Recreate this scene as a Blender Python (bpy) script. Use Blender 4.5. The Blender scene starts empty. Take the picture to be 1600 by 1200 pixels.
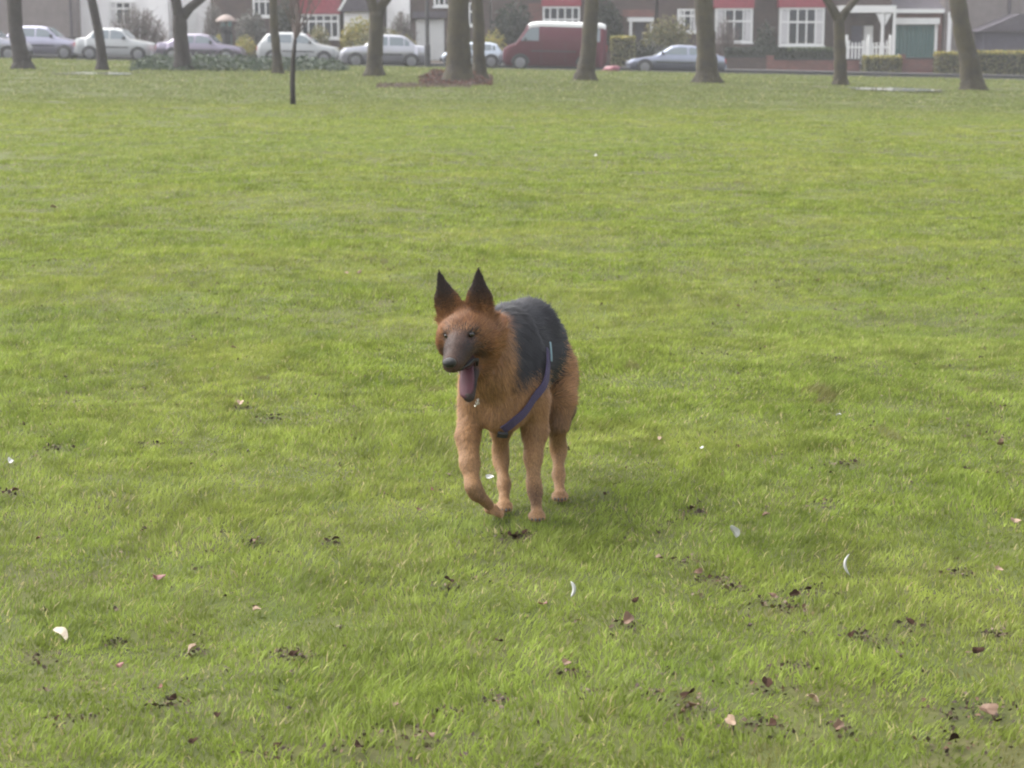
import bpy, bmesh, math, random
import numpy as np
from mathutils import Vector, Matrix
R = math.radians
C = bpy.context.scene.collection
SC = bpy.context.scene
# ------------------------------------------------------------------ camera
CH, FPX = 1.46, 3000.0
PITCH = math.atan(556 / FPX)
cam = bpy.data.cameras.new('camera'); camo = bpy.data.objects.new('camera', cam); C.objects.link(camo)
camo.location = (0, 0, CH); camo.rotation_euler = (R(90) - PITCH, 0, 0)
cam.sensor_width = 36; cam.lens = 36 * FPX / 1600
cam.clip_start = 0.1; cam.clip_end = 2000
cam.dof.use_dof = True; cam.dof.focus_distance = 5.6; cam.dof.aperture_fstop = 8.0
SC.camera = camo
# ------------------------------------------------------------------ sky, sun, exposure
SUN_EL, SUN_AZ = 52.0, -60.0         # degrees; azimuth from +Y towards +X
w = bpy.data.worlds.new('World'); SC.world = w; w.use_nodes = True
nt = w.node_tree; bg = nt.nodes['Background']
sky = nt.nodes.new('ShaderNodeTexSky'); sky.sky_type = 'NISHITA'; sky.sun_disc = False
sky.sun_elevation = R(SUN_EL); sky.sun_rotation = R(SUN_AZ); sky.air_density = 1.0; sky.dust_density = 5.0
hs = nt.nodes.new('ShaderNodeHueSaturation'); hs.inputs['Saturation'].default_value = 0.22
nt.links.new(sky.outputs[0], hs.inputs['Color']); nt.links.new(hs.outputs[0], bg.inputs['Color'])
bg.inputs['Strength'].default_value = 0.15
sl = bpy.data.lights.new('sun', 'SUN'); slo = bpy.data.objects.new('sun', sl); C.objects.link(slo)
sl.energy = 0.6; sl.angle = R(60); sl.color = (1.0, 0.96, 0.9)
sd = Vector((math.sin(R(SUN_AZ)) * math.cos(R(SUN_EL)), math.cos(R(SUN_AZ)) * math.cos(R(SUN_EL)), math.sin(R(SUN_EL))))
slo.rotation_euler = sd.to_track_quat('Z', 'Y').to_euler(); slo.location = (-30, 20, 40)
SC.view_settings.view_transform = 'Standard'; SC.view_settings.look = 'None'
SC.view_settings.exposure = 1.82; SC.view_settings.gamma = 1.0
SC.render.engine = 'CYCLES'
SC.cycles.filter_width = 2.0
SC.cycles.max_bounces = 6; SC.cycles.diffuse_bounces = 3; SC.cycles.glossy_bounces = 2
SC.cycles.transmission_bounces = 4; SC.cycles.volume_bounces = 1; SC.cycles.transparent_max_bounces = 6
rng = np.random.default_rng(11); random.seed(5)
# ------------------------------------------------------------------ helpers
def tag(o, label=None, cat=None, group=None, kind=None):
    if label: o['label'] = label
    if cat: o['category'] = cat
    if group: o['group'] = group
    if kind: o['kind'] = kind
    return o
def thing(name, loc, label, cat, group=None, rz=0.0):
    o = bpy.data.objects.new(name, None); C.objects.link(o); o.location = loc; o.rotation_euler = (0, 0, rz)
    o.empty_display_size = 0.2
    return tag(o, label, cat, group)
def np_mesh(name, V, F, mat, parent=None, smooth=False, col=None, loc=None):
    """V (n,3); F (m,k) array or list of lists; V relative to the parent's origin"""
    me = bpy.data.meshes.new(name); V = np.asarray(V, dtype=np.float32)
    if isinstance(F, np.ndarray):
        m, k = F.shape
        me.vertices.add(len(V)); me.vertices.foreach_set('co', V.ravel())
        me.loops.add(m * k); me.loops.foreach_set('vertex_index', F.astype(np.int32).ravel())
        me.polygons.add(m); me.polygons.foreach_set('loop_start', (np.arange(m) * k).astype(np.int32))
        me.polygons.foreach_set('loop_total', np.full(m, k, dtype=np.int32))
        me.update(calc_edges=True)
    else:
        me.from_pydata([tuple(map(float, v)) for v in V], [], [tuple(map(int, f)) for f in F]); me.update()
    if smooth: me.polygons.foreach_set('use_smooth', [True] * len(me.polygons))
    if col is not None:
        a = me.color_attributes.new('Col', 'FLOAT_COLOR', 'POINT')
        c = np.ones((len(V), 4), dtype=np.float32); c[:, :3] = col; a.data.foreach_set('color', c.ravel())
    if mat: me.materials.append(mat)
    o = bpy.data.objects.new(name, me); C.objects.link(o)
    if parent: o.parent = parent
    if loc is not None: o.location = loc
    return o
class MB:
    def __init__(s): s.v = []; s.f = []
    def add(s, V, F):
        n = len(s.v); s.v += [tuple(map(float, p)) for p in V]; s.f += [[i + n for i in f] for f in F]; return s
    def box(s, x0, x1, y0, y1, z0, z1):
        V = [(x, y, z) for z in (z0, z1) for y in (y0, y1) for x in (x0, x1)]
        return s.add(V, [(0, 2, 3, 1), (4, 5, 7, 6), (0, 1, 5, 4), (2, 6, 7, 3), (0, 4, 6, 2), (1, 3, 7, 5)])
    def cyl(s, p0, p1, r0, r1=None, n=10, cap=True):
        return s.tube([p0, p1], [r0, r0 if r1 is None else r1], n, cap)
    def tube(s, P, Rr, n=8, cap=True, jit=0.0):
        P = [Vector(p) for p in P]; V = []; F = []
        ref = Vector((0.123, 0.97, 0.2))
        for i, p in enumerate(P):
            d = (P[min(i + 1, len(P) - 1)] - P[max(i - 1, 0)]).normalized()
            if abs(d.dot(ref)) > 0.95: ref = Vector((1, 0, 0.1))
            a = d.cross(ref).normalized(); b = d.cross(a)
            for k in range(n):
                t = 2 * math.pi * k / n; rr = Rr[i] * (1 + jit * random.uniform(-1, 1))
                V.append(p + (a * math.cos(t) + b * math.sin(t)) * rr)
        for i in range(len(P) - 1):
            for k in range(n):
                k2 = (k + 1) % n
                F.append((i * n + k, i * n + k2, (i + 1) * n + k2, (i + 1) * n + k))
        if cap: F.append(tuple(range(n - 1, -1, -1))); F.append(tuple((len(P) - 1) * n + k for k in range(n)))
        return s.add(V, F)
    def prism(s, poly, y0, y1):     # polygon in (x,z), extruded in y
        n = len(poly); V = [(x, y0, z) for x, z in poly] + [(x, y1, z) for x, z in poly]
        return s.add(V, [tuple(range(n)), tuple(range(2 * n - 1, n - 1, -1))] + [(i, i + n, (i + 1) % n + n, (i + 1) % n) for i in range(n)])
    def build(s, name, mat, parent=None, smooth=False, loc=None, fix=True):
        o = np_mesh(name, s.v, s.f, mat, parent, smooth, None, loc)
        if fix:
            bm = bmesh.new(); bm.from_mesh(o.data); bmesh.ops.recalc_face_normals(bm, faces=bm.faces); bm.to_mesh(o.data); bm.free()
        return o
# ------------------------------------------------------------------ noise
_T = np.random.default_rng(3).random((256, 256)).astype(np.float32)
def vnoise(x, y, s=1.0, o=0):
    x = np.asarray(x, dtype=np.float64) / s + 37.3 * o + 1000; y = np.asarray(y, dtype=np.float64) / s + 91.7 * o + 1000
    xi = np.floor(x).astype(int); yi = np.floor(y).astype(int); fx = x - xi; fy = y - yi
    fx = fx * fx * (3 - 2 * fx); fy = fy * fy * (3 - 2 * fy)
    a = _T[xi % 256, yi % 256]; b = _T[(xi + 1) % 256, yi % 256]; c = _T[xi % 256, (yi + 1) % 256]; d = _T[(xi + 1) % 256, (yi + 1) % 256]
    return (a * (1 - fx) + b * fx) * (1 - fy) + (c * (1 - fx) + d * fx) * fy
def sstep(a, b, x):
    t = np.clip((np.asarray(x, dtype=np.float64) - a) / (b - a), 0, 1); return t * t * (3 - 2 * t)
def macro(x, y):
    return sstep(10, 60, y) * (-0.0208 * np.clip(x, -60, 60) - 0.14)
def micro(x, y):
    m = 0.045 * (vnoise(x, y, 0.75, 1) - 0.5) + 0.10 * (vnoise(x, y, 3.1, 2) - 0.5) + 0.026 * (vnoise(x, y, 0.3, 3) - 0.5)
    k = 0.15 + 0.85 * sstep(0.5, 1.2, np.hypot(np.asarray(x) - 0.02, np.asarray(y) - 5.75))
    return m * k * (1 - sstep(70, 75, y))
def ground_z(x, y): return macro(x, y) + micro(x, y)
cp, sp = math.cos(PITCH), math.sin(PITCH)
def W(px, py, Y):
    u = (px - 800) / FPX; v = (600 - py) / FPX
    d = (u, cp + v * sp, -sp + v * cp); t = Y / d[1]
    return Vector((d[0] * t, Y, CH + d[2] * t))
def G(px, py):       # where the ray of a photo pixel meets the ground
    lo, hi = 2.0, 300.0
    for _ in range(50):
        m = (lo + hi) / 2; p = W(px, py, m)
        if p.z > float(macro(p.x, p.y)): lo = m
        else: hi = m
    p = W(px, py, lo); return Vector((p.x, p.y, float(ground_z(p.x, p.y))))
# ------------------------------------------------------------------ materials
def mat(name, col, rough=0.8, var=0.0, scale=5.0, bump=0.0, bscale=40.0, metal=0.0, col2=None, coat=0.0, attr=False, trans=0.0, sheen=0.0, spec=0.5, emis=0):
    m = bpy.data.materials.new(name); m.use_nodes = True; n = m.node_tree.nodes; l = m.node_tree.links
    b = n['Principled BSDF']; b.inputs['Roughness'].default_value = rough; b.inputs['Metallic'].default_value = metal
    b.inputs['Specular IOR Level'].default_value = spec
    if coat: b.inputs['Coat Weight'].default_value = coat; b.inputs['Coat Roughness'].default_value = 0.08
    if sheen: b.inputs['Sheen Weight'].default_value = sheen
    src = None; tc = n.new('ShaderNodeTexCoord')
    if attr:
        a = n.new('ShaderNodeAttribute'); a.attribute_name = 'Col'; src = a.outputs['Color']
    else:
        b.inputs['Base Color'].default_value = (*col, 1)
        if var or col2:
            nz = n.new('ShaderNodeTexNoise'); nz.inputs['Scale'].default_value = scale; nz.inputs['Detail'].default_value = 6; nz.inputs['Roughness'].default_value = 0.65
            l.new(tc.outputs['Object'], nz.inputs['Vector'])
            mx = n.new('ShaderNodeMix'); mx.data_type = 'RGBA'
            rp = n.new('ShaderNodeMapRange'); rp.inputs['From Min'].default_value = 0.3; rp.inputs['From Max'].default_value = 0.7
            l.new(nz.outputs['Fac'], rp.inputs['Value']); l.new(rp.outputs[0], mx.inputs['Factor'])
            c2 = col2 or tuple(c * (1 - var) for c in col); c1 = col if col2 else tuple(c * (1 + var) for c in col)
            mx.inputs[6].default_value = (*c1, 1); mx.inputs[7].default_value = (*c2, 1); src = mx.outputs[2]
    if src: l.new(src, b.inputs['Base Color'])
    if bump:
        nb = n.new('ShaderNodeTexNoise'); nb.inputs['Scale'].default_value = bscale; nb.inputs['Detail'].default_value = 5; l.new(tc.outputs['Object'], nb.inputs['Vector'])
        bp = n.new('ShaderNodeBump'); bp.inputs['Strength'].default_value = bump; bp.inputs['Distance'].default_value = 0.05 if 'bark' in name else 0.02
        l.new(nb.outputs['Fac'], bp.inputs['Height']); l.new(bp.outputs[0], b.inputs['Normal'])
    if trans:
        t = n.new('ShaderNodeBsdfTranslucent'); ms = n.new('ShaderNodeMixShader'); ms.inputs[0].default_value = trans
        if src: l.new(src, t.inputs['Color'])
        else: t.inputs['Color'].default_value = (*col, 1)
        l.new(b.outputs[0], ms.inputs[1]); l.new(t.outputs[0], ms.inputs[2]); l.new(ms.outputs[0], n['Material Output'].inputs['Surface'])
    return m
def brick_mat(name, c1, c2, mortar):
    m = bpy.data.materials.new(name); m.use_nodes = True; n = m.node_tree.nodes; l = m.node_tree.links
    b = n['Principled BSDF']; b.inputs['Roughness'].default_value = 0.9
    tc = n.new('ShaderNodeTexCoord'); mp = n.new('ShaderNodeMapping'); mp.inputs['Rotation'].default_value = (R(90), 0, 0)
    br = n.new('ShaderNodeTexBrick'); br.inputs['Scale'].default_value = 1.0; br.inputs['Brick Width'].default_value = 0.225; br.inputs['Row Height'].default_value = 0.075
    br.inputs['Mortar Size'].default_value = 0.008
    br.inputs['Color1'].default_value = (*c1, 1); br.inputs['Color2'].default_value = (*c2, 1); br.inputs['Mortar'].default_value = (*mortar, 1)
    nz = n.new('ShaderNodeTexNoise'); nz.inputs['Scale'].default_value = 1.3; nz.inputs['Detail'].default_value = 5
    mx = n.new('ShaderNodeMix'); mx.data_type = 'RGBA'; mx.blend_type = 'MULTIPLY'; mx.inputs['Factor'].default_value = 0.6
    l.new(tc.outputs['Object'], mp.inputs['Vector']); l.new(mp.outputs[0], br.inputs['Vector']); l.new(tc.outputs['Object'], nz.inputs['Vector'])
    l.new(br.outputs['Color'], mx.inputs[6]); l.new(nz.outputs['Fac'], mx.inputs[7]); l.new(mx.outputs[2], b.inputs['Base Color'])
    return m
M = {}
M['brick_brown'] = brick_mat('brown_brick', (0.115, 0.072, 0.062), (0.085, 0.056, 0.052), (0.12, 0.105, 0.10))
M['brick_red'] = brick_mat('red_brick', (0.25, 0.085, 0.07), (0.18, 0.07, 0.06), (0.19, 0.16, 0.15))
M['render_white'] = mat('white_render', (0.78, 0.77, 0.77), 0.9, 0.05, 1.5, 0.3, 60)
M['pebbledash'] = mat('grey_pebbledash', (0.19, 0.165, 0.16), 0.95, 0.12, 3, 0.5, 90)
M['tile_red'] = mat('red_tile_hanging', (0.26, 0.045, 0.065), 0.8, 0.22, 6, 0.4, 30)
M['roof_tile'] = mat('brown_roof_tile', (0.14, 0.075, 0.06), 0.85, 0.3, 4, 0.5, 30)
M['roof_dark'] = mat('dark_lean_to_roof', (0.07, 0.06, 0.075), 0.8, 0.25, 4, 0.4, 25)
M['white_paint'] = mat('white_paint', (0.68, 0.68, 0.67), 0.45, 0.05, 8)
M['glass_dark'] = mat('window_glass', (0.03, 0.035, 0.045), 0.06, spec=0.8)
M['car_glass'] = mat('car_glass', (0.15, 0.18, 0.2), 0.05, spec=1.0)  # pale base colour paints in reflected sky and brightness seen through
M['curtain'] = mat('net_curtain', (0.5, 0.49, 0.5), 0.9, 0.15, 14)
M['teal_door'] = mat('teal_green_door', (0.035, 0.10, 0.095), 0.5, 0.15, 3)
M['dark_wood'] = mat('dark_stained_boards', (0.055, 0.05, 0.075), 0.7, 0.25, 5)
M['asphalt'] = mat('wet_asphalt', (0.018, 0.017, 0.020), 0.9, 0.2, 3, 0.3, 80, spec=.2)
M['paving'] = mat('paving', (0.035, 0.033, 0.034), 0.9, 0.15, 3, 0.2, 30)
M['kerb'] = mat('kerb_stone', (0.03, 0.03, 0.03), 0.9, 0.15, 4)
M['soil'] = mat('garden_soil', (0.07, 0.05, 0.035), 0.95, 0.4, 3, 0.6, 20)
M['bark'] = mat('mossy_bark', (0.026, 0.020, 0.018), 0.95, bump=1.0, bscale=14, col2=(0.058, 0.048, 0.022), scale=2.2)
M['bark_dark'] = mat('dark_bark', (0.022, 0.018, 0.018), 0.95, bump=1.0, bscale=16, col2=(0.04, 0.032, 0.03), scale=5)
M['twig'] = mat('bare_twigs', (0.11, 0.085, 0.08), 0.9, 0.3, 4)
M['leafattr'] = mat('leaf_foliage', (0, 0, 0), 0.6, attr=True, trans=0.25, spec=0.3)
M['grass'] = mat('grass_blades', (0, 0, 0), 0.6, attr=True, trans=0.35, spec=0.12)
M['fur'] = mat('dog_fur', (0, 0, 0), 0.58, attr=True, spec=0.28)
M['coat'] = mat('dog_coat', (0, 0, 0), 0.75, attr=True, spec=0.25, bump=0.4, bscale=220)
M['eye'] = mat('dog_eye', (0.012, 0.007, 0.004), 0.08, spec=0.8)
M['nose'] = mat('dog_nose', (0.005, 0.005, 0.006), 0.5, bump=0.4, bscale=500)
M['tongue'] = mat('dog_tongue', (0.075, 0.018, 0.028), 0.6, 0.12, 40)
M['mouth'] = mat('dog_mouth', (0.06, 0.02, 0.025), 0.5)
M['tooth'] = mat('dog_tooth', (0.75, 0.7, 0.58), 0.3)
M['strap'] = mat('purple_blue_webbing', (0.05, 0.036, 0.095), 0.75, 0.2, 60, 0.5, 400)
M['strap_edge'] = mat('pale_teal_trim', (0.10, 0.17, 0.20), 0.6)
M['black_strap'] = mat('black_webbing', (0.015, 0.015, 0.018), 0.6)
M['steel'] = mat('steel_chain', (0.5, 0.47, 0.4), 0.25, metal=1.0)
M['tyre'] = mat('tyre_rubber', (0.02, 0.02, 0.022), 0.8)
M['rim'] = mat('wheel_rim', (0.2, 0.2, 0.21), 0.35, 0.1, 8, metal=0.5)
M['trim'] = mat('black_trim_and_arch_shade', (0.03, 0.03, 0.033), 0.6)
M['lamp_clear'] = mat('headlight_glass', (0.65, 0.66, 0.68), 0.15)
M['lamp_red'] = mat('tail_lamp_red', (0.45, 0.02, 0.02), 0.25)
M['post_black'] = mat('black_painted_post', (0.025, 0.025, 0.03), 0.5)
M['umbrella'] = mat('beige_umbrella_cloth', (0.30, 0.235, 0.21), 0.7, 0.08, 6, trans=0.2)
M['coat_dark'] = mat('dark_winter_coat', (0.014, 0.014, 0.018), 0.9, 0.2, 12)
M['skin'] = mat('skin', (0.5, 0.3, 0.22), 0.6)
M['hair'] = mat('dark_hair', (0.04, 0.025, 0.02), 0.7)
M['water'] = mat('puddle_water', (0.28, 0.28, 0.24), 0.08, 0.2, 2, spec=0.9)
# ------------------------------------------------------------------ ground, road, pavement
Y_EDGE, Y_ROAD1, Y_PAVE1 = 77.0, 86.0, 88.4
def axis(segs):
    out = []
    for a, b, st in segs: out += list(np.arange(a, b, st))
    return np.array(sorted(set(np.round(out + [segs[-1][1]], 4))))
gx = axis([(-200, -60, 20), (-60, -26, 4), (-26, -5, 0.7), (-5, 5, 0.12), (5, 26, 0.7), (26, 60, 4), (60, 200, 20)])
gy = axis([(-40, 2, 3), (2, 3, 0.5), (3, 14, 0.12), (14, 40, 0.35), (40, 77, 0.9), (77, 77.02, 0.02), (77.02, 100, 3), (100, 260, 20)])
XX, YY = np.meshgrid(gx, gy); ZZ = ground_z(XX, YY) - np.where(YY > 77.01, 0.22, 0.0)
nx, ny = len(gx), len(gy); idx = np.arange(nx * ny).reshape(ny, nx)
Fq = np.stack([idx[:-1, :-1], idx[:-1, 1:], idx[1:, 1:], idx[1:, :-1]], -1).reshape(-1, 4)
m = bpy.data.materials.new('lawn_ground'); m.use_nodes = True; n = m.node_tree.nodes; l = m.node_tree.links
b = n['Principled BSDF']; b.inputs['Roughness'].default_value = 0.9; b.inputs['Specular IOR Level'].default_value = 0.2
geo = n.new('ShaderNodeNewGeometry')
def nz(scale, det=6, rough=0.6):
    q = n.new('ShaderNodeTexNoise'); q.inputs['Scale'].default_value = scale; q.inputs['Detail'].default_value = det; q.inputs['Roughness'].default_value = rough
    l.new(geo.outputs['Position'], q.inputs['Vector']); return q
r1 = n.new('ShaderNodeValToRGB'); e = r1.color_ramp.elements
e[0].position = 0.36; e[0].color = (0.045, 0.04, 0.02, 1); e[1].position = 0.62; e[1].color = (0.07, 0.09, 0.016, 1)
q1 = nz(0.8, 8, 0.75); l.new(q1.outputs['Fac'], r1.inputs['Fac'])
r2 = n.new('ShaderNodeValToRGB'); e = r2.color_ramp.elements
e[0].position = 0.35; e[0].color = (0.045, 0.065, 0.012, 1); e[1].position = 0.68; e[1].color = (0.11, 0.10, 0.035, 1)
q2 = nz(3.5, 8, 0.7); l.new(q2.outputs['Fac'], r2.inputs['Fac'])
mx = n.new('ShaderNodeMix'); mx.data_type = 'RGBA'; mx.inputs['Factor'].default_value = 0.5
l.new(r1.outputs[0], mx.inputs[6]); l.new(r2.outputs[0], mx.inputs[7]); l.new(mx.outputs[2], b.inputs['Base Color'])
bp = n.new('ShaderNodeBump'); bp.inputs['Strength'].default_value = 0.6; bp.inputs['Distance'].default_value = 0.03
q3 = nz(14, 8, 0.7); l.new(q3.outputs['Fac'], bp.inputs['Height']); l.new(bp.outputs[0], b.inputs['Normal'])
tag(np_mesh('ground', np.stack([XX, YY, ZZ], -1).reshape(-1, 3), Fq, m, smooth=True), kind='structure')
def strip(name, y0, y1, dz, mt, kind='structure', x0=-120, x1=120, thick=0.0):
    xs = np.array([x0, -60, 60, x1]) if x0 < -60 else np.array([x0, x1]); V = []; F = []
    for x in xs:
        z = float(macro(x, 80)) + dz
        V += [(x, y0, z), (x, y1, z)] + ([(x, y0, z - thick), (x, y1, z - thick)] if thick else [])
    k = 4 if thick else 2
    for i in range(len(xs) - 1):
        a, c = i * k, (i + 1) * k
        F.append((a, c, c + 1, a + 1))
        if thick: F += [(a + 2, c + 2, c, a), (a + 1, c + 1, c + 3, a + 3)]
    return tag(np_mesh(name, V, F, mt), kind=kind)
strip('road', Y_EDGE + 0.16, Y_ROAD1, -0.13, M['asphalt'])
strip('kerb', Y_EDGE + 0.0, Y_EDGE + 0.15, -0.004, M['kerb'], thick=0.3)
strip('pavement', Y_ROAD1 + 0.13, Y_PAVE1, -0.012, M['paving'], thick=0.3)
strip('kerb', Y_ROAD1, Y_ROAD1 + 0.12, -0.008, M['kerb'], thick=0.3)
strip('garden_ground', Y_PAVE1, 140, -0.02, M['soil'])
# ------------------------------------------------------------------ grass blades
def pal(n_, x, y, d):
    t = rng.random(n_)
    base = np.array([0.195, 0.245, 0.042]); yel = np.array([0.29, 0.305, 0.080]); dark = np.array([0.095, 0.150, 0.018]); blue = np.array([0.19, 0.25, 0.06]); dry = np.array([0.46, 0.40, 0.20])
    p1 = vnoise(x, y, 0.9, 5)[:, None]; p2 = vnoise(x, y, 0.33, 6)[:, None]; p3 = vnoise(x, y, 4.0, 7)[:, None]
    c = base * (0.55 + 0.95 * rng.random((n_, 1)) ** 1.3)  # brightness spread, with the mottling below, paints in turf highlights and shadows
    c = c * (1 - 0.45 * sstep(0.3, 0.95, p1)) + yel * 0.45 * sstep(0.3, 0.95, p1)
    c = c * (1 - 0.40 * sstep(0.6, 0.95, p2)) + dark * 0.40 * sstep(0.6, 0.95, p2)
    c = c * (1 - 0.4 * sstep(0.4, 0.8, p3)) + blue * 0.4 * sstep(0.4, 0.8, p3)
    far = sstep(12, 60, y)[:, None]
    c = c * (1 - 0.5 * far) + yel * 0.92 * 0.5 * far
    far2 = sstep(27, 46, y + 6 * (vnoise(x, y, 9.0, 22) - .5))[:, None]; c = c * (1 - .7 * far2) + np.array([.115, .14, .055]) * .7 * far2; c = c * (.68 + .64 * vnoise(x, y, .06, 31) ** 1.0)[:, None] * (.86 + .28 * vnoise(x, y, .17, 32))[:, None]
    c[t > 0.95] = dry * (0.6 + 0.5 * rng.random(((t > 0.95).sum(), 1)))
    br = (vnoise(x, y, 0.12, 9) > 0.90) & (vnoise(x, y, 1.7, 8) > 0.55)
    c[br] = c[br] * 0.5 + np.array([0.12, 0.085, 0.05]) * 0.6
    return c
def blades(n_, y0, y1, seg):
    """n_ blades, density falling as 1/d^2 between y0 and y1 (wedge wider than the frame)"""
    if y1 <= 9: y = np.sqrt(rng.random(n_) * (y1 ** 2 - y0 ** 2) + y0 ** 2)
    else: y = y0 * (y1 / y0) ** rng.random(n_)
    x = (rng.random(n_) * 2 - 1) * (0.267 * y * 1.42 + 0.7)
    # clumping: drop blades in thin spots, taller ones in tufts
    th = vnoise(x, y, 0.16, 4); keep = rng.random(n_) < (0.55 + 0.8 * th); 
    bare = (vnoise(x, y, 0.12, 9) > 0.88) & (vnoise(x, y, 1.5, 8) > 0.55); keep &= ~(bare & (rng.random(n_) < 0.45))
    for bx, by, br_ in BARE:
        q = ((x - bx) / (br_ * 1.5)) ** 2 + ((y - by) / (br_ * 1.3)) ** 2; keep &= ~((q < .5 + 1.0 * vnoise(x, y, .03, 33)) & (rng.random(n_) < .68))
    x, y, th = x[keep], y[keep], th[keep]; k = len(x)
    sc = np.maximum(1.0, y / 9.0) * (1.4 if y0 > 30 else 1.0)
    tuft = sstep(0.55, 0.9, vnoise(x, y, 0.55, 12)) + 0.5 * sstep(0.5, 0.9, vnoise(x, y, 2.2, 13))
    h = (0.020 + 0.018 * rng.random(k) + 0.022 * tuft * rng.random(k)) * .76 * (.55 + .75 * vnoise(x, y, .22, 17)) * (1 + 0.12 * (sc - 1))
    h = np.where(rng.random(k) < 0.008, h * 1.5, h)
    wd = (0.0012 + 0.0014 * rng.random(k)) * sc
    br2 = rng.random(k) < .05; wd = np.where(br2, wd * 2.6, wd); h = np.where(br2, h * .7, h); z = ground_z(x, y) - 0.004
    ang = rng.random(k) * 6.283; lean = np.abs(rng.normal(0.7, 0.5, k)); wind = vnoise(x, y, 0.17, 15) * 9
    dx = np.cos(ang) * lean * 0.75 + 0.3 * np.cos(wind) + 0.25; dy = np.sin(ang) * lean * 0.75 + 0.35 * np.sin(wind)
    wa = rng.random(k) * 3.1416; wx, wy = np.cos(wa) * wd, np.sin(wa) * wd * 0.5
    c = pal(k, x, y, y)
    P0 = np.stack([x, y, z], -1); Wv = np.stack([wx, wy, 0 * wx], -1); D = np.stack([dx * h, dy * h, h], -1)
    if seg == 1:
        V = np.stack([P0 - Wv, P0 + Wv, P0 + D], 1).reshape(-1, 3); F = np.arange(3 * k).reshape(k, 3)
        return V, F, np.repeat(c, 3, 0)
    mid = P0 + D * np.array([0.38, 0.38, 0.62])
    V = np.stack([P0 - Wv, P0 + Wv, mid + Wv * 0.75, mid - Wv * 0.75, P0 + D], 1).reshape(-1, 3)
    b0 = np.arange(k)[:, None] * 5
    F = np.concatenate([b0 + [0, 1, 2], b0 + [0, 2, 3], b0 + [3, 2, 4]], 0)
    return V, F, np.repeat(c, 5, 0)
BARE = []
for a, c, q in [(1272, 930, .03), (1200, 948, .035), (1235, 962, .025), (1075, 885, .035), (1120, 912, .035), (1150, 925, .02), (980, 978, .035), (1075, 1112, .04), (1090, 1130, .03), (1200, 1092, .04), (1205, 1152, .045), (1165, 1150, .035), (1382, 1022, .04),
        (1425, 990, .035), (1530, 1132, .06), (1480, 1130, .05), (1490, 1180, .045), (1555, 1115, .045), (1310, 1157, .05), (470, 1022, .035), (440, 1015, .025), (560, 1182, .05), (430, 1178, .04), (270, 1096, .03), (20, 770, .035), (375, 640, .03), (420, 655, .03), (702, 914, .025),
        (800, 846, .035), (822, 842, .02), (1550, 1000, .025), (660, 1168, .05), (615, 1150, .04), (90, 702, .03), (235, 690, .04), (60, 1005, .03), (400, 845, .02), (300, 1000, .03), (180, 980, .02), (1340, 1010, .03), (1500, 900, .025), (1320, 735, .03), (1080, 805, .03),
        (1290, 800, .04), (920, 1090, .035), (780, 1095, .03), (1010, 1095, .03), (890, 1050, .02), (120, 1130, .04), (700, 1120, .03), (520, 850, .02), (1240, 1060, .03)]:
    g_ = G(a, c); BARE.append((g_.x, g_.y, q))
parts = [blades(530000, 3.1, 9.0, 2), blades(1480000, 9.0, 40.0, 1), blades(290000, 40.0, 77.0, 1)]
off = 0; Vs, Fs, Cs = [], [], []
for V, F, c in parts: Vs.append(V); Fs.append(F + off); Cs.append(c); off += len(V)
tag(np_mesh('grass', np.concatenate(Vs), np.concatenate(Fs), M['grass'], col=np.concatenate(Cs)), 'short rough green park grass covering the field', 'grass', kind='stuff')
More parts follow.
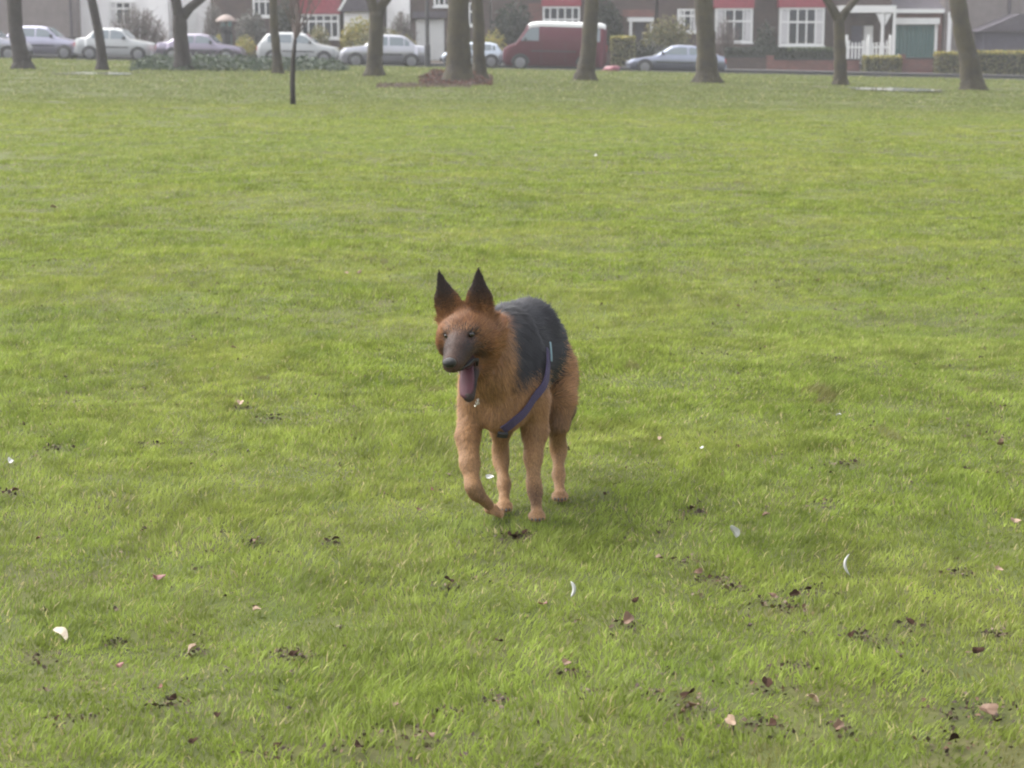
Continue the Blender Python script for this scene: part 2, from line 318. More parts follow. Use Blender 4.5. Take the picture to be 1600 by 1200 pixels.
# ------------------------------------------------------------------ trees (bare, winter)
def grow(mb, p, d, L, r, depth, spread=0.5):
    d = d.normalized(); pts = [p]; q = p; dd = d; k = 3
    for i in range(k):
        dd = (dd + Vector((random.uniform(-.15, .15), random.uniform(-.15, .15), random.uniform(-.03, .1)))).normalized(); q = q + dd * (L / k); pts.append(q)
    mb.tube(pts, [r * (1 - 0.14 * i) for i in range(k + 1)], 6 if depth > 1 else 4, cap=False)
    if depth == 0: return
    for i in range(3 if depth > 1 else 4):
        j = random.choice([1, 2, 3, 3]); a = pts[j]
        nd = (dd + Vector((random.uniform(-1, 1), random.uniform(-1, 1), random.uniform(-.1, .7))) * spread).normalized()
        grow(mb, a, nd, L * random.uniform(0.6, 0.82), r * 0.55, depth - 1, spread)
def tree(name, base, trunk, label, barkm, limbs=(), wpx=25, group='bare trees along the park edge', flare=1.45, topH=4.6, twist=0):
    """base: (px,py); trunk: list of (px,py) going up in the photo; limbs: extra lists starting at a fork"""
    b0 = G(*base); s = (W(base[0] + 100, base[1], b0.y) - W(base[0], base[1], b0.y)).x / 100; r = wpx * s / 2
    t = thing(name, b0, label, 'tree', group); mb = MB(); cr = MB()
    def path(pl):
        ps = [W(a, c, b0.y) - b0 for a, c in pl]; return ps
    ps = path(trunk)
    P = [Vector((0, 0, -0.15)), Vector((0, 0, 0.06)), Vector((ps[0].x * 0.3, 0, 0.35))] + ps
    hgt = [0, 0, 0.35] + [p.z for p in ps]
    d = (P[-1] - P[-2]).normalized()
    if not limbs: P.append(P[-1] + d * 1.0 + Vector((0, 0.1, 0.2))); P.append(P[-1] + d * 0.8)
    Rr = []
    for i, p in enumerate(P):
        z = max(p.z, 0); Rr.append(r * (1 + (flare - 1) * math.exp(-z / 0.28)) * max(0.7, 1 - 0.05 * z))
    P2, R2 = [], []                         # subdivide for a knobbly outline
    for i in range(len(P) - 1):
        for k in range(4):
            f = k / 4; P2.append(P[i].lerp(P[i + 1], f)); R2.append((Rr[i] * (1 - f) + Rr[i + 1] * f) * random.uniform(0.95, 1.06))
    P2.append(P[-1]); R2.append(Rr[-1])
    mb.tube(P2, R2, 14, jit=0.05)
    for k in range(6):                      # root buttresses
        a = k * 1.05 + random.uniform(-.3, .3); dd = Vector((math.cos(a), math.sin(a), 0))
        mb.tube([Vector((0, 0, 0.35)) + dd * r * 0.6, Vector((0, 0, 0.1)) + dd * r * 1.15, Vector((0, 0, -0.06)) + dd * r * 1.75], [r * 0.35, r * 0.3, r * 0.12], 7)
    ends = []
    if limbs:
        for li in limbs:
            lp = path(li[0]); lr = r * li[1]
            dd = (lp[-1] - lp[-2]).normalized() + Vector((0, random.uniform(-.2, .2), 0)); lp.append(lp[-1] + dd * 1.2); 
            mb.tube([P[-1].lerp(P[-2], 0.3)] + lp, [r * 0.8] + [lr * (1 - 0.08 * k) for k in range(len(lp))], 10, jit=0.04)
            ends.append((lp[-1], dd, lr * 0.8))
    else:
        for k in range(3): ends.append((P[-1], (d + Vector((random.uniform(-.7, .7), random.uniform(-.7, .7), 0.2))).normalized(), Rr[-1] * 0.7))
    for p, dd, rr in ends: grow(cr, p, dd, 2.2, rr, 3, 0.6)
    mb.build('trunk', barkm, t, smooth=True); cr.build('crown', M['twig'], t, fix=False, smooth=True)
    return t
tree('bare_tree', (36, 110), [(31, 80), (24, 45), (22, 0)], 'leftmost bare tree, its trunk standing before the pale lilac car tail', M['bark_dark'], wpx=25)
tree('bare_tree', (160, 111), [(158, 75), (151, 35), (143, 0)], 'slim tree trunk leaning left across the boxy white car', M['bark_dark'], wpx=15)
tree('bare_tree', (286, 112), [(284, 80), (281, 45), (281, 24)], 'forked tree left of the person with the umbrella', M['bark_dark'], limbs=[([(277, 12), (274, -5)], .72), ([(297, 12), (318, -5)], .6)], wpx=24)
tree('bare_tree', (434, 116), [(432, 80), (428, 40), (427, 0)], 'slim mossy trunk just left of the thin sapling, in front of the pale rounded car', M['bark'], wpx=14)
tree('bare_tree', (585, 119), [(586, 85), (588, 50), (588, 18)], 'mossy forked tree across the middle of the silver car with exposed wheels', M['bark'], limbs=[([(582, 6), (578, -5)], .7), ([(598, 6), (608, -6)], .62)], wpx=24)
tree('bare_tree', (716, 131), [(717, 85), (716, 45), (716, 0)], 'thickest tree trunk with reddish leaf litter heaped round its foot', M['bark'], wpx=37, flare=1.7)
tree('bare_tree', (750, 127), [(748, 85), (748, 45), (745, 0)], 'tree trunk close behind the thickest trunk, left of the maroon van', M['bark'], wpx=20)
tree('bare_tree', (914, 127), [(919, 85), (922, 45), (925, 0)], 'mossy trunk standing in front of the rear end of the maroon van', M['bark'], wpx=25, flare=1.6)
tree('bare_tree', (1105, 131), [(1104, 85), (1102, 45), (1099, 0)], 'stout mossy trunk in front of the low silver coupe tail', M['bark'], wpx=32, flare=1.5)
tree('bare_tree', (1313, 135), [(1313, 90), (1311, 45), (1311, 27)], 'forked tree between the red tiled bay window and the white porch', M['bark'], limbs=[([(1300, 12), (1288, -6)], .7), ([(1326, 12), (1343, -8)], .6)], wpx=19)
tree('bare_tree', (1520, 140), [(1514, 90), (1503, 45), (1496, 0)], 'rightmost tree, a thick trunk leaning left beside the clipped hedge', M['bark'], wpx=30, flare=1.6)
# sapling
b0 = G(458, 166); t = thing('sapling', b0, 'thin young tree standing alone on the lawn in front of the tree row', 'tree')
mb = MB(); mb.tube([(0, 0, -.1)] + [W(a, c, b0.y) - b0 for a, c in [(457, 130), (458, 95), (461, 62)]], [.06, .052, .046, .036], 9, jit=.06); mb.build('trunk', M['bark_dark'], t, smooth=True)
cr = MB(); f0 = W(461, 62, b0.y) - b0
for a, c, r_ in [(452, -10, .018), (466, -15, .022), (476, -8, .02), (489, -5, .016), (498, 5, .013), (444, 10, .012), (470, 20, .014)]:
    e_ = W(a, c, b0.y) - b0; mid = f0.lerp(e_, .5) + Vector((random.uniform(-.04, .04), random.uniform(-.15, .15), -.03))
    cr.tube([f0, mid, e_, e_ + (e_ - mid) * .8], [r_ * 1.2, r_, r_ * .8, r_ * .5], 5, cap=False)
    for k in range(7):
        p = mid.lerp(e_, random.random()); d = Vector((random.uniform(-.4, .4), random.uniform(-.4, .4), random.uniform(.2, .9)))
        cr.tube([p, p + d * .35, p + d * .8 + Vector((0, 0, .1))], [r_ * .45, r_ * .3, r_ * .12], 4, cap=False)
cr.build('crown', M['twig'], t, fix=False)
# ------------------------------------------------------------------ shrubs, hedges, litter heaps
def leafcloud(n_, centers, cols, size=0.06, box=False, flat=0.0):
    """n_ leaf quads filling ellipsoids (cx,cy,cz,rx,ry,rz); denser near the skin"""
    ce = np.array(centers, dtype=float); wts = ce[:, 3] * ce[:, 4] * ce[:, 5]; ci = rng.choice(len(ce), n_, p=wts / wts.sum()); E = ce[ci]
    if box: u = rng.random((n_, 3)) * 2 - 1; ax = rng.integers(0, 3, n_); msk = rng.random(n_) < .75; u[np.arange(n_)[msk], ax[msk]] = np.sign(u[np.arange(n_)[msk], ax[msk]]) * (0.9 + .12 * rng.random(msk.sum()))
    else:
        u = rng.normal(size=(n_, 3)); u /= np.linalg.norm(u, axis=1)[:, None]; u *= (rng.random((n_, 1)) ** 0.4)
    P = E[:, :3] + u * E[:, 3:6]
    P += (rng.random((n_, 3)) - .5) * size
    P[:, 2] = np.maximum(P[:, 2], 0.0)
    a = rng.normal(size=(n_, 3)); a /= np.linalg.norm(a, axis=1)[:, None]; b_ = np.cross(a, rng.normal(size=(n_, 3))); b_ /= np.linalg.norm(b_, axis=1)[:, None]
    s = size * (0.5 + rng.random((n_, 1)))
    V = np.stack([P - a * s, P - b_ * s * .5, P + a * s, P + b_ * s * .5], 1).reshape(-1, 3)
    F = np.arange(4 * n_).reshape(n_, 4); cols = np.array(cols); cc = cols[rng.integers(0, len(cols), n_)] * (0.7 + .6 * rng.random((n_, 1)))
    return V, F, np.repeat(cc, 4, 0)
GR = {'green': [(.06, .085, .035), (.045, .07, .03), (.08, .10, .04)], 'yellow': [(.34, .27, .06), (.28, .26, .07), (.2, .21, .06)],
      'olive': [(.15, .14, .055), (.10, .11, .05), (.2, .17, .07)], 'dark': [(.022, .032, .02), (.018, .025, .02), (.035, .042, .03)],
      'grey': [(.12, .115, .10), (.09, .10, .085), (.16, .15, .14)], 'teal': [(.035, .055, .032), (.05, .07, .038), (.03, .045, .032)]}
def gz(x, y): return float(macro(x, y)) - 0.02
def shrub(name, px0, px1, pyt, Y, colk, label, cat='shrub', n_=2500, size=.07, group=None, depth=1.2, blobs=5, pyb=None):
    x0, x1 = W(px0, 60, Y).x, W(px1, 60, Y).x; xm = (x0 + x1) / 2; z0 = gz(xm, Y); H = W(400, pyt, Y).z - z0; rx = (x1 - x0) / 2
    t = thing(name, (xm, Y, z0), label, cat, group); ce = []
    for k in range(blobs):
        f = random.random(); ce.append((random.uniform(-.45, .45) * rx, random.uniform(-.4, .4) * depth / 2, H * (.3 + .25 * f), rx * random.uniform(.5, .68), depth / 2 * .8, H * random.uniform(.3, .43)))
    ce.append((0, 0, H * .52, rx * .8, depth / 2, H * .47))
    V, F, c = leafcloud(n_, ce, GR[colk], size); np_mesh('foliage', V, F, M['leafattr'], t, col=c)
    mb = MB()
    for k in range(5):
        mb.tube([(random.uniform(-.1, .1), 0, -.05), (random.uniform(-.3, .3) * rx, random.uniform(-.2, .2), H * .45), (random.uniform(-.7, .7) * rx, random.uniform(-.3, .3), H * .85)], [.04, .025, .01], 5)
    mb.build('stem', M['twig'], t); return t
def bare_shrub(name, px0, px1, pyt, Y, label, n_=70, leafcol=None, cat='shrub', group=None):
    x0, x1 = W(px0, 60, Y).x, W(px1, 60, Y).x; xm = (x0 + x1) / 2; z0 = gz(xm, Y); H = W(400, pyt, Y).z - z0; rx = (x1 - x0) / 2
    t = thing(name, (xm, Y, z0), label, cat, group); mb = MB()
    for k in range(n_):
        a = random.uniform(-1, 1) * rx; e_ = Vector((a, random.uniform(-.6, .6), H * random.uniform(.5, 1) * math.sqrt(max(.15, 1 - (a / rx) ** 2 * .8))))
        b_ = Vector((a * .25, random.uniform(-.1, .1), -.05)); md = b_.lerp(e_, .5) + Vector((a * .15, 0, .1))
        mb.tube([b_, md, e_], [.03, .018, .007], 4, cap=False)
        for q in range(5):
            p = md.lerp(e_, random.random()); d = Vector((random.uniform(-.5, .5), random.uniform(-.4, .4), random.uniform(0, .5)))
            mb.tube([p, p + d * .8], [.011, .004], 3, cap=False)
    mb.build('branches', M['twig'], t, fix=False)
    if leafcol:
        V, F, c = leafcloud(1200, [(0, 0, H * .55, rx * .9, .6, H * .42)], GR[leafcol], .05); np_mesh('foliage', V, F, M['leafattr'], t, col=c)
    return t
def hedge(px0, px1, pyt, Y, label, top='yellow', body='olive', n_=3500, depth=.7, pyb=None):
    x0, x1 = W(px0, 60, Y).x, W(px1, 60, Y).x; xm = (x0 + x1) / 2; z0 = gz(xm, Y); H = W(400, pyt, Y).z - z0; rx = (x1 - x0) / 2
    t = thing('hedge', (xm, Y, z0), label, 'hedge', 'front garden hedges')
    V, F, c = leafcloud(n_, [(0, 0, H * .48, rx, depth / 2, H * .48)], GR[body], .06, box=True)
    V2, F2, c2 = leafcloud(n_ // 4, [(0, 0, H * .97, rx * .98, depth / 2 * .95, .07)], GR[top], .055, box=True)
    np_mesh('foliage', V, F, M['leafattr'], t, col=c); np_mesh('top_growth', V2, F2, M['leafattr'], t, col=c2)
    mb = MB(); mb.box(-rx * .93, rx * .93, -depth * .38, depth * .38, 0, H * .88); mb.build('core', mat('hedge_core', (.03, .035, .02), .95, .4, 8, .8, 12), t)
# ------------------------------------------------------------------ houses
YF = 95.0
def X(px, Y=YF): return W(px, 44, Y).x
def Zp(py, Y=YF): return W(800, py, Y).z
def window(parent, x0, x1, z0, z1, y, nv=2, transom=.7, curtain=False, mullion=.07):
    """white frame with bars; y is the wall face, parent at world origin offset"""
    f = MB(); t = .09
    f.box(x0, x1, y - .07, y - .003, z0, z0 + t).box(x0, x1, y - .07, y - .003, z1 - t, z1)
    f.box(x0, x0 + t, y - .07, y - .003, z0 + t, z1 - t).box(x1 - t, x1, y - .07, y - .003, z0 + t, z1 - t)
    zt = z0 + (z1 - z0) * transom
    if transom: f.box(x0 + t, x1 - t, y - .065, y - .003, zt - .045, zt + .045)
    for k in range(1, nv):
        xx = x0 + (x1 - x0) * k / nv
        zs = [(z0 + t, zt - .045), (zt + .045, z1 - t)] if transom else [(z0 + t, z1 - t)]
        for a, c in zs: f.box(xx - mullion / 2, xx + mullion / 2, y - .06, y - .003, a, c)
    wo = MB(); wo.box(x0 - .06, x1 + .06, y - .12, y - .003, z0 - .08, z0 - .003)
    wi = f.build('window', M['white_paint'], parent)
    wo.build('sill', M['white_paint'], wi)
    g = MB(); g.box(x0 + t + .002, x1 - t - .002, y - .03, y - .004, z0 + t + .002, z1 - t - .002); g.build('pane', M['glass_dark'], wi)
    if curtain:
        g = MB(); q = (x1 - x0) * .16
        g.box(x0 + t + .005, x0 + t + q, y - .034, y - .031, z0 + t + .02, z1 - t - .02); g.build('curtain', M['curtain'], wi); g = MB(); g.box(x1 - t - q, x1 - t - .005, y - .034, y - .031, z0 + t + .02, z1 - t - .02); g.build('curtain', M['curtain'], wi)
    return wi
def house(px0, px1, label, wallm, roofm, y=YF, depth=8, eave=5.3, ridge=7.8, chim=True, cat='house', name='house'):
    x0, x1 = X(px0, y), X(px1, y); xm = (x0 + x1) / 2; z0 = gz(xm, y)
    t = thing(name, (xm, y, z0), label, cat, 'houses across the road'); w_ = (x1 - x0) / 2
    MB().box(-w_, w_, 0, depth, -.6, eave).build('wall', wallm, t)
    rf = MB(); rf.prism([(-.4, eave - .12), (depth / 2, ridge), (depth + .4, eave - .12), (depth / 2, ridge - .25)], -w_ - .05, w_ + .05)
    rf.v = [(b_, a, c) for a, b_, c in rf.v]; ro = rf.build('roof', roofm, t)
    g = MB(); g.prism([(0, eave), (depth / 2, ridge - .26), (depth, eave)], -w_, w_); g.v = [(b_ * .99, a, c - .01) for a, b_, c in g.v]; g.build('gable', wallm, t)
    if chim: MB().box(w_ * .6, w_ * .6 + .9, depth / 2 - .3, depth / 2 + .3, ridge - .6, ridge + 1.1).build('chimney', M['brick_brown'], ro)
    MB().box(-w_, w_, -.42, -.38, eave - .25, eave - .06).build('gutter', M['white_paint'], t)
    def L(px, yy=y): return X(px, yy) - xm
    def Z(py, yy=y): return Zp(py, yy) - z0
    return t, L, Z
def bay(t, L, Z, px0, px1, ptop, pbot, ydep=.7, nv=4, transom=.72, tile=True, wallm=None, base=True, curtain=False):
    """bay window standing proud of the front wall, tile hung band above, wall below"""
    yb = YF - ydep; x0, x1 = L(px0, yb), L(px1, yb); z1, z0 = Z(ptop, yb), Z(pbot, yb)
    if base: MB().box(x0, x1, -ydep, -.003, -.5, z0 - .09).build('bay_wall', wallm or M['brick_brown'], t)
    MB().box(x0 + .03, x1 - .03, -ydep + .06, -.003, z0 - .085, z1).build('bay_frame', M['white_paint'], t)
    window(t, x0, x1, z0, z1, -ydep + .055, nv, transom, curtain)
    zt = 4.9
    if tile:
        MB().box(x0 - .06, x1 + .06, -ydep - .06, -.003, z1 + .01, z1 + 1.15).build('tile_hanging', M['tile_red'], t)
        MB().box(x0, x1, -ydep, -.003, z1 + 1.16, z1 + 2.5).build('bay_frame', M['white_paint'], t)
        window(t, x0 + .05, x1 - .05, z1 + 1.25, z1 + 2.45, -ydep - .002, nv, .72)
        MB().prism([(x0 - .2, z1 + 2.51), ((x0 + x1) / 2, z1 + 3.4), (x1 + .2, z1 + 2.51)], -ydep - .2, 0).build('gable', M['tile_red'], t)
    else:
        MB().box(x0 - .08, x1 + .08, -ydep - .1, -.003, z1 + .01, z1 + .14).build('bay_roof', M['roof_dark'], t)
H = {}
t, L, Z = house(-90, 118, 'grey brown pebbledashed house at the far left behind the parked cars', M['pebbledash'], M['roof_tile'])
MB().cyl((L(112), -.08, 0), (L(112), -.08, 5), .06).build('drainpipe', M['roof_dark'], t)
window(t, L(-70), L(-30), 1.0, 2.4, 0, 3); window(t, L(20), L(60), 3.5, 4.8, 0, 3)
t, L, Z = house(121, 330, 'white rendered house behind the bare garden shrubs', M['render_white'], M['roof_tile'], y=YF + 1.2)
window(t, L(172, YF + 1.2), L(216, YF + 1.2), Z(40, YF + 1.2), Z(2, YF + 1.2), 0, 4, curtain=True)
MB().box(L(232, YF), L(264, YF), -1.3, -.003, -.5, 2.9).build('porch_wall', M['render_white'], t)
for a in (-2.6, 1.2): window(t, a, a + 1.5, 3.6, 4.8, 0, 3)
MB().box(L(292), L(308), -.06, -.003, 0, 2.05).build('door', M['white_paint'], t)
t, L, Z = house(334, 600, 'brick house with a red tiled bay and a porch behind yellow hedging', M['brick_brown'], M['roof_tile'])
bay(t, L, Z, 470, 530, 22, 60, .9, 5, .7, wallm=M['brick_brown'])
window(t, L(396), L(426), Z(26), Z(-14), 0, 3, .6)
MB().box(L(540), L(577), -.9, -.003, -.5, Z(16)).build('porch_wall', M['render_white'], t)
MB().prism([(L(534), Z(19)), (L(548), Z(-1)), (L(598), Z(-1)), (L(598), Z(17))], -1.2, -.004).build('porch_roof', M['roof_dark'], t)
MB().prism([(L(531), Z(17)), (L(545), Z(-6)), (L(549), Z(-6)), (L(536), Z(17))], -1.26, -1.204).build('bargeboard', M['white_paint'], t)
MB().box(L(344), L(362), -.05, -.003, 0, 2.05).build('door', M['teal_door'], t)
t, L, Z = house(604, 765, 'house with white render, a brown upper front and a white garage door', M['brick_brown'], M['roof_tile'])
MB().box(L(605), L(641), -.35, -.003, -.4, 5.0).build('rendered_wall', M['render_white'], t)
gd = MB(); 
for k in range(14):
    a = L(651) + (L(693) - L(651)) * k / 14; gd.box(a + .01, a + (L(693) - L(651)) / 14 - .012, -.07, -.01, .02, Z(30))
gd.box(L(650), L(694), -.03, -.003, .02, Z(30)); gd.build('garage_door', M['white_paint'], t)
MB().box(L(645), L(697), -.45, -.003, Z(28), Z(18)).build('canopy', M['roof_dark'], t)
window(t, L(678), L(703), Z(10), Z(-26), 0, 3, .6); window(t, L(725), L(742), Z(40), Z(4), 0, 2, .6)
t, L, Z = house(768, 1024, 'brick house whose bay window shows above the maroon van', M['brick_brown'], M['roof_tile'])
bay(t, L, Z, 848, 906, 10, 56, .7, 5, .55, wallm=M['brick_red'])
MB().box(L(826), L(847), -.1, -.003, -.4, Z(5)).build('brick_pier', M['brick_red'], t)
MB().box(L(980), L(1018), -1.4, -.003, Z(34), Z(27.5)).build('porch_roof', M['white_paint'], t)
MB().box(L(981), L(985), -1.36, -1.2, 0, Z(34) - .002).build('porch_post', M['white_paint'], t); MB().box(L(1013), L(1017), -1.36, -1.2, 0, Z(34) - .002).build('porch_post', M['white_paint'], t)
MB().box(L(972), L(1022), -.08, -.003, Z(26), Z(15)).build('brick_band', M['brick_red'], t)
MB().box(L(992), L(1006), -.05, -.003, 0, 2.0).build('door', M['dark_wood'], t)
t, L, Z = house(1028, 1392, 'wide brick house with two red tiled bays and a white timber porch', M['brick_brown'], M['roof_tile'])
bay(t, L, Z, 1118, 1176, 13, 66, .7, 4, .62, curtain=True)
bay(t, L, Z, 1218, 1288, 12, 71, .7, 5, .62, curtain=True)
window(t, L(1058), L(1090), Z(50), Z(14), 0, 3, .7, curtain=True)
MB().box(L(1304), L(1390), -1.5, -.003, Z(20), Z(9)).build('porch_roof', M['white_paint'], t)
pp = MB()
for a in (1306, 1386): MB().box(L(a), L(a) + .14, -1.46, -1.32, 0, Z(20) - .002).build('porch_post', M['white_paint'], t)
pp.box(L(1368), L(1368) + .14, -1.46, -1.32, 0, Z(20) - .002)
pp.prism([(L(1360), Z(21)), (L(1368.5), Z(40)), (L(1368.5), Z(21))], -1.43, -1.36).prism([(L(1384), Z(21)), (L(1374), Z(40)), (L(1374), Z(21))], -1.43, -1.36); pp.build('porch_post', M['white_paint'], t)
MB().box(L(1330), L(1348), -.05, -.003, 0, 2.0).build('door', M['dark_wood'], t)
MB().box(L(1350), L(1364), -.05, -.003, 0, 2.0).build('side_panel', M['white_paint'], t)
t, L, Z = house(1394, 1472, 'low brick garage with a dark teal door under a white fascia', M['brick_red'], M['roof_dark'], eave=3.0, ridge=3.9, chim=False, cat='garage', name='garage', depth=6)
MB().box(L(1395), L(1466), -.3, -.003, Z(38), Z(28)).build('fascia', M['white_paint'], t)
for a in (1394, 1460): MB().box(L(a), L(a + 4.5), -.12, -.003, 0, Z(38) - .002).build('door_frame', M['white_paint'], t)
gd = MB()
for k in range(10):
    a = L(1399) + .005 + (L(1460) - L(1399) - .01) * k / 10; gd.box(a + .008, a + (L(1460) - L(1399)) / 10 - .012, -.07, -.01, .02, Z(38) - .02)
gd.build('garage_door', M['teal_door'], t)
t, L, Z = house(1475, 1700, 'grey pebbledashed house at the far right with a dark lean-to shed', M['pebbledash'], M['roof_tile'])
MB().cyl((L(1575), -.08, 2.2), (L(1575), -.08, 5), .07).build('drainpipe', M['roof_dark'], t)
MB().box(L(1524), L(1620), -1.8, -.003, 0, Z(50)).build('lean_to_wall', M['dark_wood'], t)
MB().prism([(L(1512), Z(49)), (L(1575), Z(22)), (L(1640), Z(22)), (L(1640), Z(49))], -2.1, -.004).build('lean_to_roof', M['roof_dark'], t)
MB().box(L(1590), L(1640), -2.16, -2.104, Z(21), Z(16)).build('fascia', M['white_paint'], t)
MB().box(L(1480), L(1486), -.1, -.003, 0, 2.9).build('door_frame', M['render_white'], t)
# garden walls, railings, hedges and shrubs
def gwall(px0, px1, pyt, label, m_=None, Y=89.0):
    x0, x1 = X(px0, Y), X(px1, Y); xm = (x0 + x1) / 2; z0 = gz(xm, Y); h = Zp(pyt, Y) - z0; w_ = (x1 - x0) / 2
    t = thing('garden_wall', (xm, Y, z0), label, 'wall', 'low front garden walls')
    MB().box(-w_, w_, 0, .22, -.4, h - .06).build('brickwork', m_ or M['brick_brown'], t)
    MB().box(-w_ - .03, w_ + .03, -.03, .25, h - .058, h).build('coping', M['kerb'], t)
    MB().box(-w_ - .2, -w_ + .12, -.05, .27, -.4, h + .15).build('pier', m_ or M['brick_brown'], t)
gwall(-60, 118, 58, 'low brick garden wall at the far left behind the parked cars')
gwall(600, 646, 78, 'low wall beside the white garage door')
gwall(770, 968, 80, 'garden wall behind the maroon van')
gwall(1128, 1200, 88, 'dull brick garden wall right of the silver coupe')
gwall(1206, 1345, 92, 'low brick garden wall under the red tiled bay window', M['brick_red'])
gwall(1412, 1460, 90, 'short pink brown wall in front of the teal garage door', M['brick_red'])
t = thing('railing', (X(1352, 90), 90, gz(X(1352, 90), 90)), 'white picket railing in front of the timber porch', 'railing')
a0, a1 = X(1326, 90) - t.location.x, X(1390, 90) - t.location.x; hz_ = Zp(63, 90) - t.location.z
mb = MB(); k = a0
while k < a1: mb.box(k, k + .07, -.02, .02, .05, hz_ - (.1 if random.random() < .5 else 0)); k += .16
mb.build('picket', M['white_paint'], t)
MB().box(a0, a1, .022, .06, .35, .43).box(a0, a1, .022, .06, hz_ - .35, hz_ - .27).build('rail', M['white_paint'], t)
mb = MB()
for k in (a0 - .12, a1, a0 + .9): mb.box(k, k + .11, -.03, .08, 0, hz_ + .25)
mb.build('post', M['white_paint'], t)
hedge(1350, 1408, 89, 88.9, 'low clipped hedge with a yellow top in front of the white railing')
hedge(1462, 1504, 83, 88.9, 'clipped hedge with yellow new growth left of the rightmost tree')
hedge(1524, 1640, 81, 88.9, 'long clipped hedge right of the rightmost tree', n_=5500)
hedge(955, 992, 58, 89.2, 'yellow topped hedge just right of the maroon van')
hedge(1134, 1226, 76, 90.2, 'dark clipped hedge below the left red tiled bay window', top='dark', body='dark', n_=4500)
hedge(1228, 1300, 76, 90.4, 'dark clipped hedge below the right red tiled bay window', top='green', body='dark', n_=4000)
bare_shrub('bare_shrub', 165, 262, 8, 91.5, 'large leafless shrub in front of the white rendered house', 150, 'grey')
bare_shrub('bare_shrub', 318, 352, 0, 91.8, 'tall leafless shrub behind the person with the umbrella', 70, 'grey')
bare_shrub('bare_shrub', 608, 648, 15, 91.5, 'leafless shrub in front of the rendered wall by the garage', 90, 'grey')
bare_shrub('bare_shrub', 1112, 1160, 22, 91.2, 'leafless shrub screening the left red tiled bay window', 60)
shrub('evergreen_shrub', 365, 422, 14, 92, 'grey', 'grey green bush right of the person with the umbrella', n_=3500, size=.08)
shrub('evergreen_shrub', 423, 470, -4, 92.5, 'dark', 'tall dark bush behind the thin young tree', n_=3500, size=.08)
shrub('yellow_shrub', 332, 352, 52, 89.8, 'yellow', 'small yellow bush showing left of the person with the umbrella', n_=900, size=.05)
shrub('yellow_shrub', 366, 404, 52, 89.8, 'yellow', 'small yellow bush showing right of the person with the umbrella', n_=1200, size=.05)
shrub('yellow_shrub', 474, 522, 38, 90, 'olive', 'rounded olive yellow bush above the bonnet of the pale rounded car', n_=2800, size=.06)
shrub('yellow_shrub', 524, 606, 24, 91, 'yellow', 'large golden yellow bush below the white porch', n_=4200, size=.07)
shrub('yellow_shrub', 540, 652, 42, 89.9, 'olive', 'olive bush behind the silver car with exposed wheels', n_=3800, size=.06)
shrub('evergreen_shrub', 694, 740, 45, 90, 'green', 'green bush behind the thickest tree trunk', n_=2000, size=.07)
shrub('evergreen_shrub', 756, 846, 0, 92.2, 'dark', 'tall dark bush behind the cab of the maroon van', n_=5200, size=.09)
shrub('yellow_shrub', 750, 796, 42, 90.0, 'yellow', 'yellow bush just left of the maroon van', n_=1400, size=.05)
shrub('evergreen_shrub', 905, 978, -8, 92.0, 'dark', 'tall dark bush behind the rear end of the maroon van', n_=5000, size=.09)
shrub('evergreen_shrub', 996, 1096, 22, 91, 'olive', 'broad olive bush above the low silver coupe', n_=5200, size=.07, blobs=7)
shrub('evergreen_shrub', 975, 1050, 62, 89.6, 'dark', 'low dark bush above the bonnet of the silver coupe', n_=2400, size=.06)
shrub('evergreen_shrub', 1176, 1218, 30, 91.6, 'dark', 'dark bush between the two red tiled bay windows', n_=2400, size=.07)
# rough ground cover strip behind the left trees
def ground_cover(px0, px1, pyn, pyf, colk, name, label, n_, hmax, size=.05):
    pts = []
    while len(pts) < n_:
        a = random.uniform(px0, px1); f = random.random(); p = G(a, pyn + (pyf - pyn) * f)
        if p.y > 76.8: continue
        h = hmax * (0.1 + 1.0 * float(vnoise(p.x, p.y, .9, 20))) * random.random() * min(1, (px1 - a) / 25, (a - px0) / 25)
        pts.append((p.x, p.y + random.uniform(-.3, .3), p.z + max(h, .01)))
    P = np.array(pts); k = len(P); a = rng.normal(size=(k, 3)); a[:, 2] *= .6; a /= np.linalg.norm(a, axis=1)[:, None]; b_ = np.cross(a, rng.normal(size=(k, 3))); b_ /= np.linalg.norm(b_, axis=1)[:, None]
    s = size * (.5 + rng.random((k, 1))); V = np.stack([P - a * s, P - b_ * s * .5, P + a * s, P + b_ * s * .5], 1).reshape(-1, 3)
    cols = np.array(GR[colk] if isinstance(colk, str) else colk); cc = cols[rng.integers(0, len(cols), k)] * (.7 + .6 * rng.random((k, 1)))
    return tag(np_mesh(name, V, np.arange(4 * k).reshape(k, 4), M['leafattr'], col=np.repeat(cc, 4, 0)), label, 'ground cover', kind='stuff')
ground_cover(205, 545, 113, 97, 'teal', 'undergrowth', 'dark green rough undergrowth between the left trees and the cars', 9000, .42, .07)
ground_cover(655, 770, 134, 118, [(.12, .045, .035), (.08, .038, .03), (.10, .06, .045), (.05, .038, .03)], 'leaf_litter', 'reddish leaf litter heaped at the foot of the thickest trunk', 6000, .30, .05)
ground_cover(590, 735, 139, 132, [(.10, .07, .055), (.08, .06, .05), (.13, .10, .06)], 'leaf_litter', 'thin brown leaf litter spread left of the thickest trunk', 2600, .03, .06)
